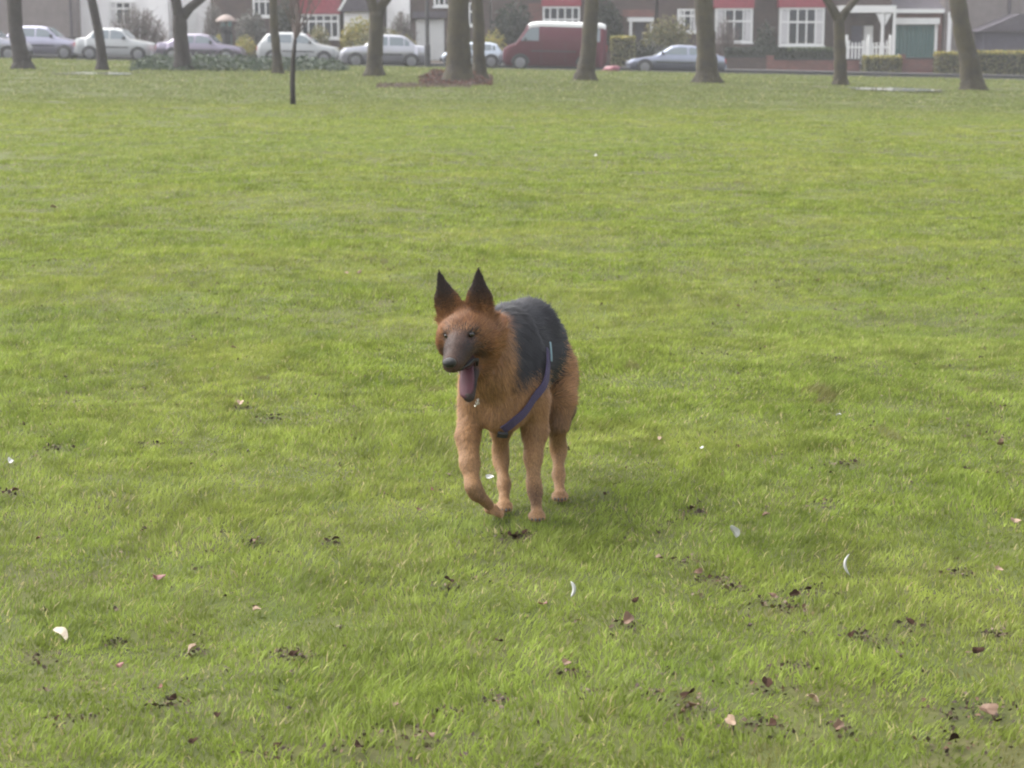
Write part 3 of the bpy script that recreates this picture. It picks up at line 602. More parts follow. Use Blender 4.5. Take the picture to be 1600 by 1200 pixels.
def puddle(px, py, wpx, hpx, label):
    c = G(px, py); a = G(px + wpx / 2, py).x - c.x; nr, fr = G(px, py + hpx / 2).y, G(px, py - hpx / 2).y; V = [(0, 0, 0)]; N = 40; zc = 0.05
    for k in range(N):
        t_ = 2 * math.pi * k / N; q = .8 + .35 * float(vnoise(math.cos(t_) * 2, math.sin(t_) * 2, 1, 30)); V.append((math.cos(t_) * a * q, math.sin(t_) * (fr - nr) / 2 * q, -.0208 * math.cos(t_) * a * q))
    tag(np_mesh('puddle', V, [(0, 1 + k, 1 + (k + 1) % N) for k in range(N)], M['water'], loc=(c.x, c.y, float(macro(c.x, c.y)) + zc)), kind='structure')
puddle(150, 117, 150, 4, ''); puddle(1405, 142, 130, 4.5, ''); puddle(238, 116, 60, 2.5, '')
# ------------------------------------------------------------------ cars
PROF = {
 'hatch': ([(0, .40), (.012, .48), (.05, .56), (.26, .66), (.41, .95), (.52, 1.0), (.78, .985), (.88, .93), (.965, .66), (.99, .58), (1, .42)], .26, .42, .885, .965),
 'saloon': ([(0, .40), (.012, .50), (.05, .58), (.27, .66), (.39, .95), (.48, 1.0), (.68, .985), (.73, .95), (.85, .70), (.97, .67), (.99, .6), (1, .42)], .27, .40, .735, .85),
 'coupe': ([(0, .36), (.012, .44), (.05, .50), (.27, .62), (.44, .955), (.52, 1.0), (.66, .985), (.74, .94), (.93, .68), (.98, .64), (1, .42)], .27, .44, .745, .92),
 'van': ([(0, .36), (.01, .43), (.05, .50), (.13, .56), (.235, .93), (.27, .975), (.36, 1.0), (.95, .99), (.985, .96), (.997, .9), (1, .3)], .135, .235, .97, .995)}
def paint(name, c, rough=.28, metal=.0): return mat(name, c, rough, .04, 2, coat=.6, metal=metal)
def car(px0, px1, Y, Hh, style, face, col, label, cat='car', name='parked_car', hw=.80, rimm=None, group='cars parked along the road', cabinglass=None, yaw=0.0):
    x0, x1 = W(px0, 80, Y).x, W(px1, 80, Y).x; L_ = x1 - x0; xm = (x0 + x1) / 2; zr = float(macro(xm, 80)) - .13
    t = thing(name, (xm, Y, zr), label, cat, group, rz=(math.pi if face > 0 else 0) + yaw + math.atan(-.0208) * 0)
    t.rotation_euler[1] = math.atan(.0208) * (-1 if face > 0 else 1)
    prof, wsa, wsb, rwa, rwb = PROF[style]
    pxs = np.array([p[0] for p in prof]); pzs = np.array([p[1] for p in prof])
    belt = .60 if style == 'van' else .645
    st = np.unique(np.concatenate([np.linspace(0, 1, 41), pxs, [wsa, wsb, rwa, rwb]]))
    top = lambda s: np.interp(s, pxs, pzs) * Hh
    wid = lambda s: hw * (1 - .20 * np.clip((.10 - s) / .10, 0, 1) ** 2 - .13 * np.clip((s - .93) / .07, 0, 1) ** 2)
    z0 = .19
    def bz(s): return min(belt * Hh + .02 * s, top(s) - .012)
    def wt(s):
        tp = top(s); return wid(s) * .97 - (.13 if style == 'van' else .30) * max(0, tp - .03 - bz(s))
    mb = MB(); V = []
    for s in st:
        tp = float(top(s)); w_ = float(wid(s)); zb = float(bz(s)); q = float(wt(s)); ze = z0 + .10 * max(0, (.04 - s) / .04) + .1 * max(0, (s - .96) / .04)
        half = [(0, ze), (.86 * w_, ze), (w_ * .985, ze + .09), (w_ * 1.0, min(.48 * Hh, zb - .06)), (w_ * .975, zb), (q, max(zb + .004, tp - .035)), (q * .88, tp - .006), (0, tp + .008)]
        ring = half + [(-a, c) for a, c in half[-2:0:-1]]
        V += [((s - .5) * L_, a, c) for a, c in ring]
    k = 14; F = []
    for i in range(len(st) - 1):
        for j in range(k): F.append((i * k + j, i * k + (j + 1) % k, (i + 1) * k + (j + 1) % k, (i + 1) * k + j))
    F.append(tuple(range(k))); F.append(tuple((len(st) - 1) * k + j for j in range(k - 1, -1, -1)))
    mb.add(V, F); body = mb.build('body', col, t, smooth=True)
    body.data.polygons.foreach_set('use_smooth', [len(p.vertices) == 4 for p in body.data.polygons])
    # glass in the sloping screens
    def screen(a, c, nm):
        g = MB(); V = []; F = []; ss = np.linspace(a, c, 5)
        for s in ss:
            q = float(wt(s)) * .84; tp = float(top(s))
            for yy in np.linspace(-q, q, 5): V.append(((s - .5) * L_ - (.012 if a < .5 else -.012), yy, tp + .016))
        for i in range(4):
            for j in range(4): F.append((i * 5 + j, i * 5 + j + 1, (i + 1) * 5 + j + 1, (i + 1) * 5 + j))
        g.add(V, F); return g.build(nm, M['car_glass'], t, smooth=True)
    screen(wsa + .015, wsb - .012, 'windscreen')
    if style != 'van': screen(rwa + .012, rwb - .015, 'rear_window')
    spans = {'hatch': [(.33, .55), (.57, .80), (.815, .865)], 'saloon': [(.33, .53), (.55, .71), (.722, .775)], 'coupe': [(.37, .60), (.62, .78)], 'van': [(.17, .345), (.80, .93)]}[style]
    for a, c in spans:
        for sg in (-1, 1):
            if style == 'van' and a > .5 and sg < 0: pass
            g = MB(); V = []; F = []; ss = np.linspace(a, c, 8)
            for s in ss:
                zb = float(bz(s)); ztt = float(top(s)) - .035; lo = zb + .03; hi = max(lo + .01, ztt - (.16 if style == 'van' else .045))
                for zz in (lo, hi):
                    f = (zz - zb) / max(ztt - zb, 1e-3); yy = wid(s) * .975 * (1 - f) + wt(s) * f + .012; V.append(((s - .5) * L_, sg * yy, zz))
            for i in range(7): F.append((2 * i, 2 * i + 2, 2 * i + 3, 2 * i + 1))
            g.add(V, F); g.build('side_window', M['car_glass'], t)
    # wheels
    rw = .29 if style != 'van' else .33
    for s in ((.17, .80) if style != 'van' else (.17, .79)):
        for sg in (-1, 1):
            yo = sg * (hw + .012); xx = (s - .5) * L_
            ar = MB(); n_ = 16; V = [(xx, yo - sg * .006, z0 + .0)]
            for q in range(n_ + 1): a = math.pi * q / n_; V.append((xx + math.cos(a) * (rw + .055), yo - sg * .006, rw + math.sin(a) * (rw + .05) if True else 0))
            ar.add(V, [(0, q, q + 1) for q in range(1, n_ + 1)]); ar.build('wheel_arch_shade', M['trim'], t)  # flat dark half-disc stands in for the shaded opening behind the wheel
            wh = MB(); wh.tube([(xx, yo - sg * .2, rw), (xx, yo - sg * .19, rw), (xx, yo + sg * .0, rw), (xx, yo + sg * .015, rw)], [rw * .9, rw, rw, rw * .9], 20)
            wo = wh.build('wheel', M['tyre'], t, smooth=False)
            rm = MB(); rm.tube([(xx, yo + sg * .012, rw), (xx, yo + sg * .024, rw), (xx, yo + sg * .03, rw)], [rw * .68, rw * .62, rw * .2], 16); rm.build('rim', rimm or M['rim'], wo)
    fb = MB()      # bumpers
    fb.box(-L_ / 2 - .05, -L_ / 2 + .12, -hw * .84, hw * .84, .27, .42); fb.build('bumper', M['trim'] if style in ('van', 'hatch') else col, t)
    rb = MB(); rb.box(L_ / 2 - .1, L_ / 2 + .05, -hw * .86, hw * .86, .28, .43); rb.build('bumper', M['trim'] if style in ('van', 'hatch') else col, t)
    for sg in (-1, 1):
        zz = float(top(.02)); MB().box(-L_ / 2 - .012, -L_ / 2 + .10, sg * hw * .48, sg * hw * .79, .30 * Hh + .04 if style == 'van' else .36 * Hh, .44 * Hh if style != 'van' else .40 * Hh).build('headlight', M['lamp_clear'], t)
        MB().box(L_ / 2 - .08, L_ / 2 + .012, sg * hw * .60, sg * hw * .86, .42 * Hh, .56 * Hh).build('tail_light', M['lamp_red'], t)
        s = wsa + .08; MB().box((s - .5) * L_ - .05, (s - .5) * L_ + .05, sg * (hw * .97), sg * (hw * .97 + .16), belt * Hh + .02, belt * Hh + .15).build('wing_mirror', M['trim'], t)
    MB().box(L_ / 2 + .052, L_ / 2 + .06, -.25, .25, .31, .42).build('number_plate', M['white_paint'], t)
    tr = MB()
    for sg in (-1, 1): tr.box(-.30 * L_ + .32, .27 * L_ - .28, sg * (hw + .001), sg * (hw + .014), .40 * Hh, .40 * Hh + .05)
    tr.build('side_moulding', M['trim'], t)
    return t, L_, top, wt
silver = paint('silver_paint', (.42, .42, .46), .3, .75); lilac = paint('pale_lilac_silver_paint', (.36, .35, .44), .3, .75); white = paint('white_car_paint', (.42, .43, .43)); grey = paint('mid_grey_paint', (.30, .30, .35), .3, .75)
dusk = paint('dark_plum_grey_paint', (.25, .22, .28), .3, .8); coupe = paint('blue_silver_paint', (.26, .28, .36), .3, .8); maroon = mat('maroon_van_paint', (.075, .010, .022), .5, .05, 2, spec=.25); pale = paint('pale_blue_silver_paint', (.48, .53, .6), .3, .7)
car(-95, 44, 79.2, 1.36, 'hatch', 1, grey, 'grey car cut off by the left edge of the picture')
car(12, 126, 84.3, 1.40, 'hatch', 1, lilac, 'pale lilac silver hatchback, leftmost whole car, facing right')
car(122, 241, 84.0, 1.38, 'saloon', 1, white, 'boxy white saloon behind the slim left leaning trunk')
car(247, 380, 83.8, 1.22, 'saloon', 1, dusk, 'low dusky silver saloon in front of the person with the umbrella')
car(404, 530, 83.6, 1.36, 'hatch', 1, white, 'rounded off white hatchback behind the thin young tree')
car(531, 668, 80.6, 1.36, 'saloon', -1, silver, 'bright silver car with both near wheels showing behind the mossy forked tree', yaw=.12)
car(690, 787, 84.2, 1.12, 'hatch', -1, pale, 'pale blue silver hatchback mostly hidden behind the thickest trunk')
car(980, 1131, 79.4, 1.20, 'coupe', -1, coupe, 'low blue silver coupe half hidden by the stout mossy trunk')
t, L_, top, wt = car(785, 946, 81.6, 2.0, 'van', -1, maroon, 'maroon panel van with a white roof', 'van', 'parked_van', hw=.90, group=None, rimm=None)
mb = MB(); V = []; ss = np.linspace(.245, .985, 30)
for s in ss:
    tp = float(top(s)); q = float(wt(s)) + .016
    V += [((s - .5) * L_, a, c) for a, c in [(-q - .016, tp - .17), (-q, tp - .03), (-q * .88, tp + .02), (0, tp + .035), (q * .88, tp + .02), (q, tp - .03), (q + .016, tp - .17)]]
F = [(i * 7 + j, i * 7 + j + 1, (i + 1) * 7 + j + 1, (i + 1) * 7 + j) for i in range(29) for j in range(6)] + [tuple(range(7)), tuple(29 * 7 + j for j in range(7))]
mb.add(V, F); mb.build('roof', M['white_paint'], t)
mb = MB()
for a in (.37, .60, .78): mb.box((a - .5) * L_, (a - .5) * L_ + .012, -.905, -.897, .35, 1.2)
mb.build('door_seam', M['trim'], t)
# red bag at the kerb
p = Vector((W(953, 100, 79).x, 78.4, float(macro(4.1, 80)) - .12)); bm = bmesh.new(); bmesh.ops.create_icosphere(bm, subdivisions=3, radius=.32)
for v in bm.verts:
    k = 1 + .18 * math.sin(v.co.x * 19 + v.co.z * 13) * math.cos(v.co.y * 17); v.co = Vector((v.co.x * 1.15 * k, v.co.y * .7 * k, max(-.02, v.co.z * .62 * k + .12 + v.co.x * .15)))
me = bpy.data.meshes.new('red_bag'); bm.to_mesh(me); bm.free(); me.materials.append(mat('red_plastic', (.16, .03, .045), .4, .2, 6)); me.polygons.foreach_set('use_smooth', [True] * len(me.polygons))
o = bpy.data.objects.new('plastic_bag', me); o.location = p; C.objects.link(o); tag(o, 'small red bundle on the road behind the maroon van', 'bag')
# lamp post
p = Vector((W(668, 100, 78.2).x, 78.2, float(macro(W(668, 100, 78.2).x, 80)) - .13)); t = thing('lamp_post', p, 'tall black post in front of the white garage door', 'lamp post')
MB().tube([(0, 0, -.1), (0, 0, 1.0), (0, 0, 1.02), (0, 0, 5.8)], [.13, .12, .085, .06], 12).build('pole', M['post_black'], t)
MB().tube([(0, 0, 5.75), (0, -.3, 6.0), (0, -.9, 6.05)], [.035, .03, .03], 8).build('arm', M['post_black'], t)
MB().box(-.11, .11, -1.35, -.85, 5.98, 6.1).build('lantern', M['lamp_clear'], t)
# ------------------------------------------------------------------ smooth solid bodies (distance field + surface nets)
class Field:
    def __init__(s, lo, hi, h):
        s.h = h; s.lo = np.array(lo, float); s.n = np.ceil((np.array(hi) - s.lo) / h).astype(int) + 1; s.D = np.full(s.n, 1.0, np.float32)
    def _sub(s, blo, bhi):
        a = np.clip(np.floor((blo - s.lo) / s.h).astype(int), 0, s.n - 1); b_ = np.clip(np.ceil((bhi - s.lo) / s.h).astype(int) + 1, 1, s.n)
        g = [((np.arange(a[i], b_[i]) * s.h) + s.lo[i]).astype(np.float32) for i in range(3)]
        return tuple(slice(a[i], b_[i]) for i in range(3)), np.meshgrid(*g, indexing='ij')
    def _mix(s, sl, d, k, sub=False):
        D = s.D[sl]
        if sub: d = -d; hh = np.clip(.5 - .5 * (D - d) / k, 0, 1); s.D[sl] = D * (1 - hh) + d * hh + k * hh * (1 - hh)
        else: hh = np.clip(.5 + .5 * (d - D) / k, 0, 1); s.D[sl] = d * (1 - hh) + D * hh - k * hh * (1 - hh)
    def cone(s, a, b_, ra, rb, k=.02, sub=False, flat=None):
        a = np.array(a, float); b_ = np.array(b_, float); m_ = max(ra, rb) + k * 1.5 + .02
        sl, (x, y, z) = s._sub(np.minimum(a, b_) - m_, np.maximum(a, b_) + m_); ab = b_ - a; L2 = max(ab @ ab, 1e-9)
        px_, py_, pz_ = x - a[0], y - a[1], z - a[2]; t_ = np.clip((px_ * ab[0] + py_ * ab[1] + pz_ * ab[2]) / L2, 0, 1)
        qx, qy, qz = px_ - t_ * ab[0], py_ - t_ * ab[1], pz_ - t_ * ab[2]
        if flat is not None:          # (unit axis, factor): thin along this axis
            ax, f = np.array(flat[0], float), flat[1]; c = qx * ax[0] + qy * ax[1] + qz * ax[2]; e_ = (1 / f - 1) * c; qx, qy, qz = qx + ax[0] * e_, qy + ax[1] * e_, qz + ax[2] * e_
            d = np.sqrt(qx * qx + qy * qy + qz * qz) - (ra + (rb - ra) * t_); d = d * np.where(d < 0, 1, .6)
        else: d = np.sqrt(qx * qx + qy * qy + qz * qz) - (ra + (rb - ra) * t_)
        s._mix(sl, d, k, sub)
    def ell(s, c, r, Mx=None, k=.03, sub=False):
        c = np.array(c, float); r = np.array(r, float); m_ = r.max() + k * 1.5 + .02; sl, (x, y, z) = s._sub(c - m_, c + m_); x, y, z = x - c[0], y - c[1], z - c[2]
        if Mx is not None: x, y, z = [Mx[i][0] * x + Mx[i][1] * y + Mx[i][2] * z for i in range(3)]
        k0 = np.sqrt((x / r[0]) ** 2 + (y / r[1]) ** 2 + (z / r[2]) ** 2); k1 = np.sqrt((x / r[0] ** 2) ** 2 + (y / r[1] ** 2) ** 2 + (z / r[2] ** 2) ** 2) + 1e-6
        s._mix(sl, (k0 * (k0 - 1) / k1).astype(np.float32), k, sub)
    def mesh(s):
        D = s.D; I = D < 0; nx_, ny_, nz_ = D.shape
        c8 = sum(I[i:nx_ - 1 + i, j:ny_ - 1 + j, k:nz_ - 1 + k].astype(np.int8) for i in (0, 1) for j in (0, 1) for k in (0, 1)); act = (c8 > 0) & (c8 < 8)
        cid = -np.ones(act.shape, np.int64); cells = np.argwhere(act); cid[act] = np.arange(len(cells)); acc = np.zeros((len(cells), 3)); cnt = np.zeros(len(cells))
        co = [(i, j, k) for i in (0, 1) for j in (0, 1) for k in (0, 1)]
        for a in co:
            for ax in range(3):
                if a[ax]: continue
                b_ = list(a); b_[ax] = 1; ia = cells + a; ib = cells + b_; da = D[tuple(ia.T)]; db = D[tuple(ib.T)]; m_ = (da < 0) != (db < 0)
                t_ = np.where(m_, da / np.where(m_, da - db, 1), 0); p = ia + t_[:, None] * (np.array(b_) - a); acc[m_] += p[m_]; cnt[m_] += 1
        V = acc / cnt[:, None] * s.h + s.lo; F = []
        for ax in range(3):
            u, v = (ax + 1) % 3, (ax + 2) % 3; s0 = [slice(None)] * 3; s1 = [slice(None)] * 3; s0[ax] = slice(0, -1); s1[ax] = slice(1, None)
            A, B = I[tuple(s0)], I[tuple(s1)]; e_ = np.argwhere(A != B); e_ = e_[(e_[:, u] > 0) & (e_[:, v] > 0) & (e_[:, u] < D.shape[u] - 1) & (e_[:, v] < D.shape[v] - 1)]; ins = A[tuple(e_.T)]
            q = []
            for du, dv in ((1, 1), (0, 1), (0, 0), (1, 0)): g = e_.copy(); g[:, u] -= du; g[:, v] -= dv; q.append(cid[tuple(g.T)])
            q = np.stack(q, 1); q[~ins] = q[~ins][:, ::-1]; F.append(q)
        F = np.concatenate(F)
        nb = np.zeros_like(V); ct = np.zeros(len(V))     # one light smoothing pass
        for _ in range(2):
            nb[:] = 0; ct[:] = 0
            for i in range(4):
                np.add.at(nb, F[:, i], V[F[:, (i + 1) % 4]]); np.add.at(ct, F[:, i], 1)
            V = V * .5 + nb / ct[:, None] * .5
        return V, F
# ------------------------------------------------------------------ the dog
h_ = .0042
fd = Field((-.36, 5.10, -.02), (.36, 6.42, .82), h_)
def P(px, py, Y): return np.array(W(px, py, Y))
# head frame
HC = P(729, 512, 5.47); NO = P(700, 571, 5.265); fw = NO - HC; fw[2] += .012; fw /= np.linalg.norm(fw)
up0 = np.array([-0.11, 0, 1.0]); rt = np.cross(fw, up0); rt /= np.linalg.norm(rt); upv = np.cross(rt, fw)   # rt = the dog's right (image left is -x)
def Hd(f, r_, u): return HC + fw * f + rt * r_ + upv * u
HM = [fw, rt, upv]
# torso
wi_ = P(790, 540, 5.78); ch = P(786, 610, 5.66)
fd.ell(P(786, 592, 5.70), (.095, .15, .155), k=.035)             # rib cage front
fd.ell(P(808, 562, 5.84), (.108, .17, .128), k=.05)             # ribs, middle
fd.ell(P(828, 550, 5.96), (.100, .16, .106), k=.05)             # loin
fd.ell(P(840, 552, 6.05), (.085, .13, .098), k=.04)             # croup
fd.cone(P(796, 512, 5.74), P(826, 512, 5.92), .068, .075, .04)  # spine ridge
fd.cone(P(826, 512, 5.92), P(846, 528, 6.08), .075, .064, .04)
fd.ell(P(784, 640, 5.62), (.070, .07, .070), k=.035)             # breast
# shoulders
fd.ell(P(830, 605, 5.70), (.044, .08, .11), k=.03)
fd.ell(P(742, 615, 5.66), (.044, .08, .10), k=.03)
# neck and ruff
fd.cone(P(792, 545, 5.74), P(752, 530, 5.54), .095, .078, .05)
fd.cone(P(782, 600, 5.66), P(752, 560, 5.53), .088, .072, .05)
fd.ell(P(766, 572, 5.55), (.055, .06, .075), k=.04)
# skull
fd.ell(Hd(0, 0, -.002), (.088, .064, .055), HM, k=.025); fd.cone(Hd(.035, 0, -.008), Hd(.125, 0, -.018), .054, .036, .015)
fd.ell(Hd(.030, 0, .008), (.050, .054, .042), HM, k=.02)
for sg in (-1, 1):
    fd.ell(Hd(.003, sg * .052, -.032), (.062, .040, .052), HM, k=.025)        # cheeks
    fd.ell(Hd(.068, sg * .029, .020), (.020, .018, .014), HM, k=.014)         # brow
fd.ell(Hd(-.02, .0, -.05), (.06, .062, .06), HM, k=.03)
fd.cone(Hd(.070, 0, -.010), Hd(.190, 0, -.020), .040, .026, .014)             # upper muzzle
fd.ell(Hd(.150, .013, -.030), (.055, .014, .018), HM, k=.01); fd.ell(Hd(.150, -.013, -.030), (.055, .014, .018), HM, k=.01)   # lips
fd.cone(Hd(.0, 0, -.070), Hd(.060, -.004, -.110), .040, .024, .02)                # jaw
fd.cone(Hd(.060, -.004, -.110), Hd(.125, -.008, -.158), .026, .018, .012)
fd.ell(Hd(.110, -.004, -.078), (.055, .024, .026), HM, k=.008, sub=True)          # open mouth
fd.cone(Hd(.070, -.004, -.092), Hd(.120, -.008, -.138), .018, .013, .006, sub=True)
for sg in (-1, 1): fd.ell(Hd(.092, sg * .040, .010), (.016, .012, .009), HM, k=.010, sub=True)   # eye sockets
# ears
for sg in (-1, 1):
    e0, e1 = Hd(-.018, sg * .043, .034), Hd(-.030, sg * .060, .170)
    fd.cone(e0, e0 * .65 + e1 * .35, .042, .035, .020, flat=(fw, .40)); fd.cone(e0 * .65 + e1 * .35, e1, .035, .004, .010, flat=(fw, .40))
    i0, i1 = Hd(.002, sg * .051, .058), Hd(-.010, sg * .061, .145); fd.cone(i0, i1, .025, .005, .006, sub=True, flat=(fw, .5))
# front leg standing (image right)
def leg(pts, k=.02):
    for i in range(len(pts) - 1): fd.cone(pts[i][0], pts[i + 1][0], pts[i][1], pts[i + 1][1], k)
CLAWS = []
def paw(c, d, r_, kk=.006):
    d = np.array(d, float); d[2] = 0; d /= np.linalg.norm(d); s_ = np.array([-d[1], d[0], 0]); c = np.array(c)
    fd.ell(c + [0, 0, .002], (.020, .024, .017), k=.010)
    for q, (a, f) in enumerate([(-.016, .014), (-.0058, .024), (.0058, .024), (.016, .014)]):
        b0_ = c + s_ * a; fd.cone(b0_, b0_ + d * f + [0, 0, -.004], .0100, .0085, kk); CLAWS.append((b0_ + d * (f + .006) + [0, 0, -.003], d))
leg([(P(834, 625, 5.70), .048), (P(836, 672, 5.70), .037), (P(833, 715, 5.67), .0245), (P(834, 755, 5.64), .0185), (P(836, 768, 5.63), .0185), (P(839, 800, 5.60), .0150)], .02)
pf = P(839, 806, 5.585); pf[2] = .024; paw(pf, (0.05, -1, 0), .03)
# front leg lifted (image left)
leg([(P(740, 630, 5.66), .042), (P(731, 680, 5.60), .032), (P(734, 725, 5.54), .0255), (P(739, 760, 5.50), .0200), (P(745, 771, 5.51), .0190), (P(764, 789, 5.585), .0150)], .02)
c_ = P(768, 795, 5.62); fd.ell(c_, (.022, .021, .015), k=.012)
for a in (-.018, -.006, .006, .018): b0_ = c_ + np.array([.010, 0, -.006]) ; fd.cone(b0_ + [0, a, 0], b0_ + [.020, a * 1.2 + .008, -.012], .009, .0078, .006)
# hind legs
leg([(P(866, 575, 6.02), .062), (P(870, 628, 5.92), .052), (P(870, 660, 5.90), .034), (P(872, 694, 5.96), .0215), (P(873, 706, 5.965), .0195), (P(873, 742, 5.91), .0155), (P(875, 772, 5.855), .0155)], .025)
fd.ell(P(870, 600, 6.04), (.048, .10, .115), k=.035); fd.ell(P(860, 570, 6.10), (.05, .08, .08), k=.04)
pf = P(875, 779, 5.835); pf[2] = .024; paw(pf, (0, -1, 0), .03)
leg([(P(815, 575, 6.0), .062), (P(800, 630, 5.88), .048), (P(783, 668, 5.80), .030), (P(782, 705, 5.83), .0205), (P(783, 722, 5.82), .0190), (P(788, 757, 5.76), .0155), (P(788, 787, 5.715), .0155)], .025)
pf = P(788, 793, 5.70); pf[2] = .024; paw(pf, (0, -1, 0), .03)
fd.ell(P(826, 590, 6.06), (.045, .09, .10), k=.04)
# tail, carried low behind
fd.cone(P(868, 545, 6.14), P(880, 590, 6.26), .032, .038, .03); fd.cone(P(880, 590, 6.26), P(884, 640, 6.30), .038, .030, .02); fd.cone(P(884, 640, 6.30), P(886, 672, 6.33), .030, .008, .02)
V, F = fd.mesh()
from mathutils.bvhtree import BVHTree
_b = BVHTree.FromPolygons([tuple(v) for v in V], [tuple(f_) for f_ in F.tolist()]); EYE = {}
for sg in (-1, 1):
    o_ = Hd(.30, sg * .033, .014); hit = _b.ray_cast(Vector(o_), Vector(-fw))[0]; EYE[sg] = np.array(hit) - fw * .0055
# coat colour by anatomy
TAN = np.array([.275, .142, .060]); RED = np.array([.170, .068, .025]); PALE = np.array([.285, .175, .092]); BLK = np.array([.016, .016, .020]); DBR = np.array([.07, .035, .022])
def n3(p, s, o): return (vnoise(p[:, 0] + p[:, 2] * .7, p[:, 1] - p[:, 2] * .6, s, o) + vnoise(p[:, 0] * .8 - p[:, 2], p[:, 1] + p[:, 0] * .3, s, o + 7)) / 2
HCt, fwt, rtt, upt = HC, fw, rt, upv
def coat_col(p):
    k = len(p); c = np.tile(TAN, (k, 1)); nn = n3(p, .03, 3) - .5; z = p[:, 2]; y = p[:, 1]; x = p[:, 0]
    def mix(col, m_): nonlocal c; m_ = np.clip(m_, 0, 1)[:, None]; c = c * (1 - m_) + col * m_
    mix(PALE, sstep(.36, .12, z + nn * .12) * .6)                                          # paler lower legs
    s_ = (y - 5.70)                                                                        # along the back
    low = np.interp(s_, [-.20, -.06, .02, .10, .20, .28, .34, .40, .50], [.45, .425, .41, .385, .335, .34, .40, .50, .62]) + nn * .07 + (n3(p, .011, 51) - .5) * .05
    body = sstep(5.50, 5.54, y + nn * .04) * sstep(-.045, -.015, x + (y - 5.6) * .5 + nn * .02)
    low = np.maximum(low, .335 + (x - .125) * 2.7 + nn * .06); mix(BLK, sstep(-.010, .014, z - low) * body)
    mix(BLK, sstep(6.16, 6.2, y) * .7)                                                     # tail
    q = p - HCt; f = q @ fwt; r_ = q @ rtt; u = q @ upt
    hd = (np.sqrt((f / .29) ** 2 + (r_ / .11) ** 2 + ((u - .04) / .20) ** 2) < 1.0) & (y < 5.62)
    hm = hd.astype(float)
    mix(RED, hm * (.75 + nn)); stv = (vnoise(r_ + 3, f * .25 + 5, .006, 41) - .5) + (vnoise(r_ * 1.3, f * .3 + u * .3, .011, 42) - .5); mix(DBR, hm * sstep(.05, .55, stv) * sstep(-.03, .01, u) * .7)
    muz = sstep(.055, .115, f - np.abs(u + .02) * .1 + nn * .03); mix(BLK * .9, hm * muz * .95); mix(DBR, hm * sstep(.05, .10, f) * sstep(-.012, -.03, u) * .8)
    mix(DBR, hm * sstep(.05, .09, f + nn * .03) * sstep(.035, .01, np.abs(r_) - .004) * .6)   # dark bridge
    for sg in (-1, 1):
        e_ = np.linalg.norm(p - EYE[sg], axis=1); mix(BLK, hm * sstep(.027, .014, e_ + nn * .01) * .9)
        ck = np.sqrt((f - .06) ** 2 + (r_ - sg * .048) ** 2 + (u + .05) ** 2); mix(BLK, hm * sstep(.038, .014, ck + nn * .02) * .65); br_ = np.linalg.norm(p - EYE[sg] - upv * .024 + rt * sg * .006, axis=1); mix(TAN * 1.25, hm * sstep(.018, .007, br_) * .8)
    mix(DBR * .8, hm * sstep(.055, .078, u + nn * .02) * sstep(.015, .03, np.abs(r_)) * .92)     # ears
    mix(BLK, hm * sstep(.08, .12, u) * .75)
    mix(BLK * 1.5, hm * sstep(-.075, -.105, u) * .85 * sstep(.04, .07, f))
    d1 = np.linalg.norm((p - P(786, 674, 5.60)) * [1, 1, 1.6], axis=1); mix(DBR, sstep(.04, .015, d1) * .8)   # dark breast tuft
    jt = np.linalg.norm(p - Hd(.122, -.008, -.162), axis=1); mix(BLK * 1.5, sstep(.05, .03, jt) * .9)
    w1 = np.linalg.norm(p - P(836, 775, 5.61), axis=1); mix(DBR, sstep(.05, .02, w1) * .75)
    w1 = np.linalg.norm(p - P(744, 778, 5.48), axis=1); mix(DBR, sstep(.05, .02, w1) * .5)
    w1 = np.linalg.norm(p - P(862, 655, 5.86), axis=1); mix(DBR, sstep(.07, .03, w1) * .45)
    nk = np.sqrt(((p - P(770, 600, 5.56)) ** 2).sum(1)); mix(DBR, sstep(.06, .02, nk + nn * .03) * .55)
    return np.clip(c * (1 + nn[:, None] * .5), .004, 1)
DB = Vector((0.0, 5.78, 0.0))
dog = thing('dog', DB, 'black and tan long coated shepherd dog running towards the camera with its mouth open', 'dog')
Vr = V - np.array(DB)
np_mesh('body', Vr, F, M['coat'], dog, smooth=True, col=coat_col(V))
# fur strands
fn = np.cross(V[F[:, 2]] - V[F[:, 0]], V[F[:, 3]] - V[F[:, 1]]); ar = np.linalg.norm(fn, axis=1); fnn = fn / np.maximum(ar, 1e-12)[:, None]
NS = 240000; fi = rng.choice(len(F), NS, p=ar / ar.sum()); a, b_ = rng.random((NS, 1)), rng.random((NS, 1)); Q = V[F[fi]]
p = (Q[:, 0] * (1 - a) + Q[:, 1] * a) * (1 - b_) + (Q[:, 3] * (1 - a) + Q[:, 2] * a) * b_; nrm = fnn[fi]
q = p - HC; fq = q @ fw; rq = q @ rt; uq = q @ upv; onhead = (np.sqrt((fq / .27) ** 2 + (rq / .11) ** 2 + ((uq - .04) / .20) ** 2) < 1) & (p[:, 1] < 5.60)
comb = np.tile(np.array([.30, .85, -.45]), (NS, 1)); legm = p[:, 2] < .30; comb[legm] = [0.02, .15, -1]
comb[onhead] = -fw; front = (p[:, 1] < 5.72) & (p[:, 2] > .28) & ~onhead; comb[front] = [.12, .25, -1]
ln = np.where(onhead, .011, np.interp(p[:, 2], [.16, .38], [.006, .024])); ln = np.where(front, np.interp(p[:, 2], [.26, .44], [.007, .021]), ln); ln = np.where(onhead & (fq < .0) & (uq < .03), .026, ln); ln = np.where(onhead & (fq > .09), .006, ln); ln = np.where(onhead & (uq > .07), .005, ln)
ln = ln * (.6 + .8 * rng.random(NS)); comb = comb - nrm * (comb * nrm).sum(1)[:, None]; comb /= np.linalg.norm(comb, axis=1)[:, None] + 1e-6
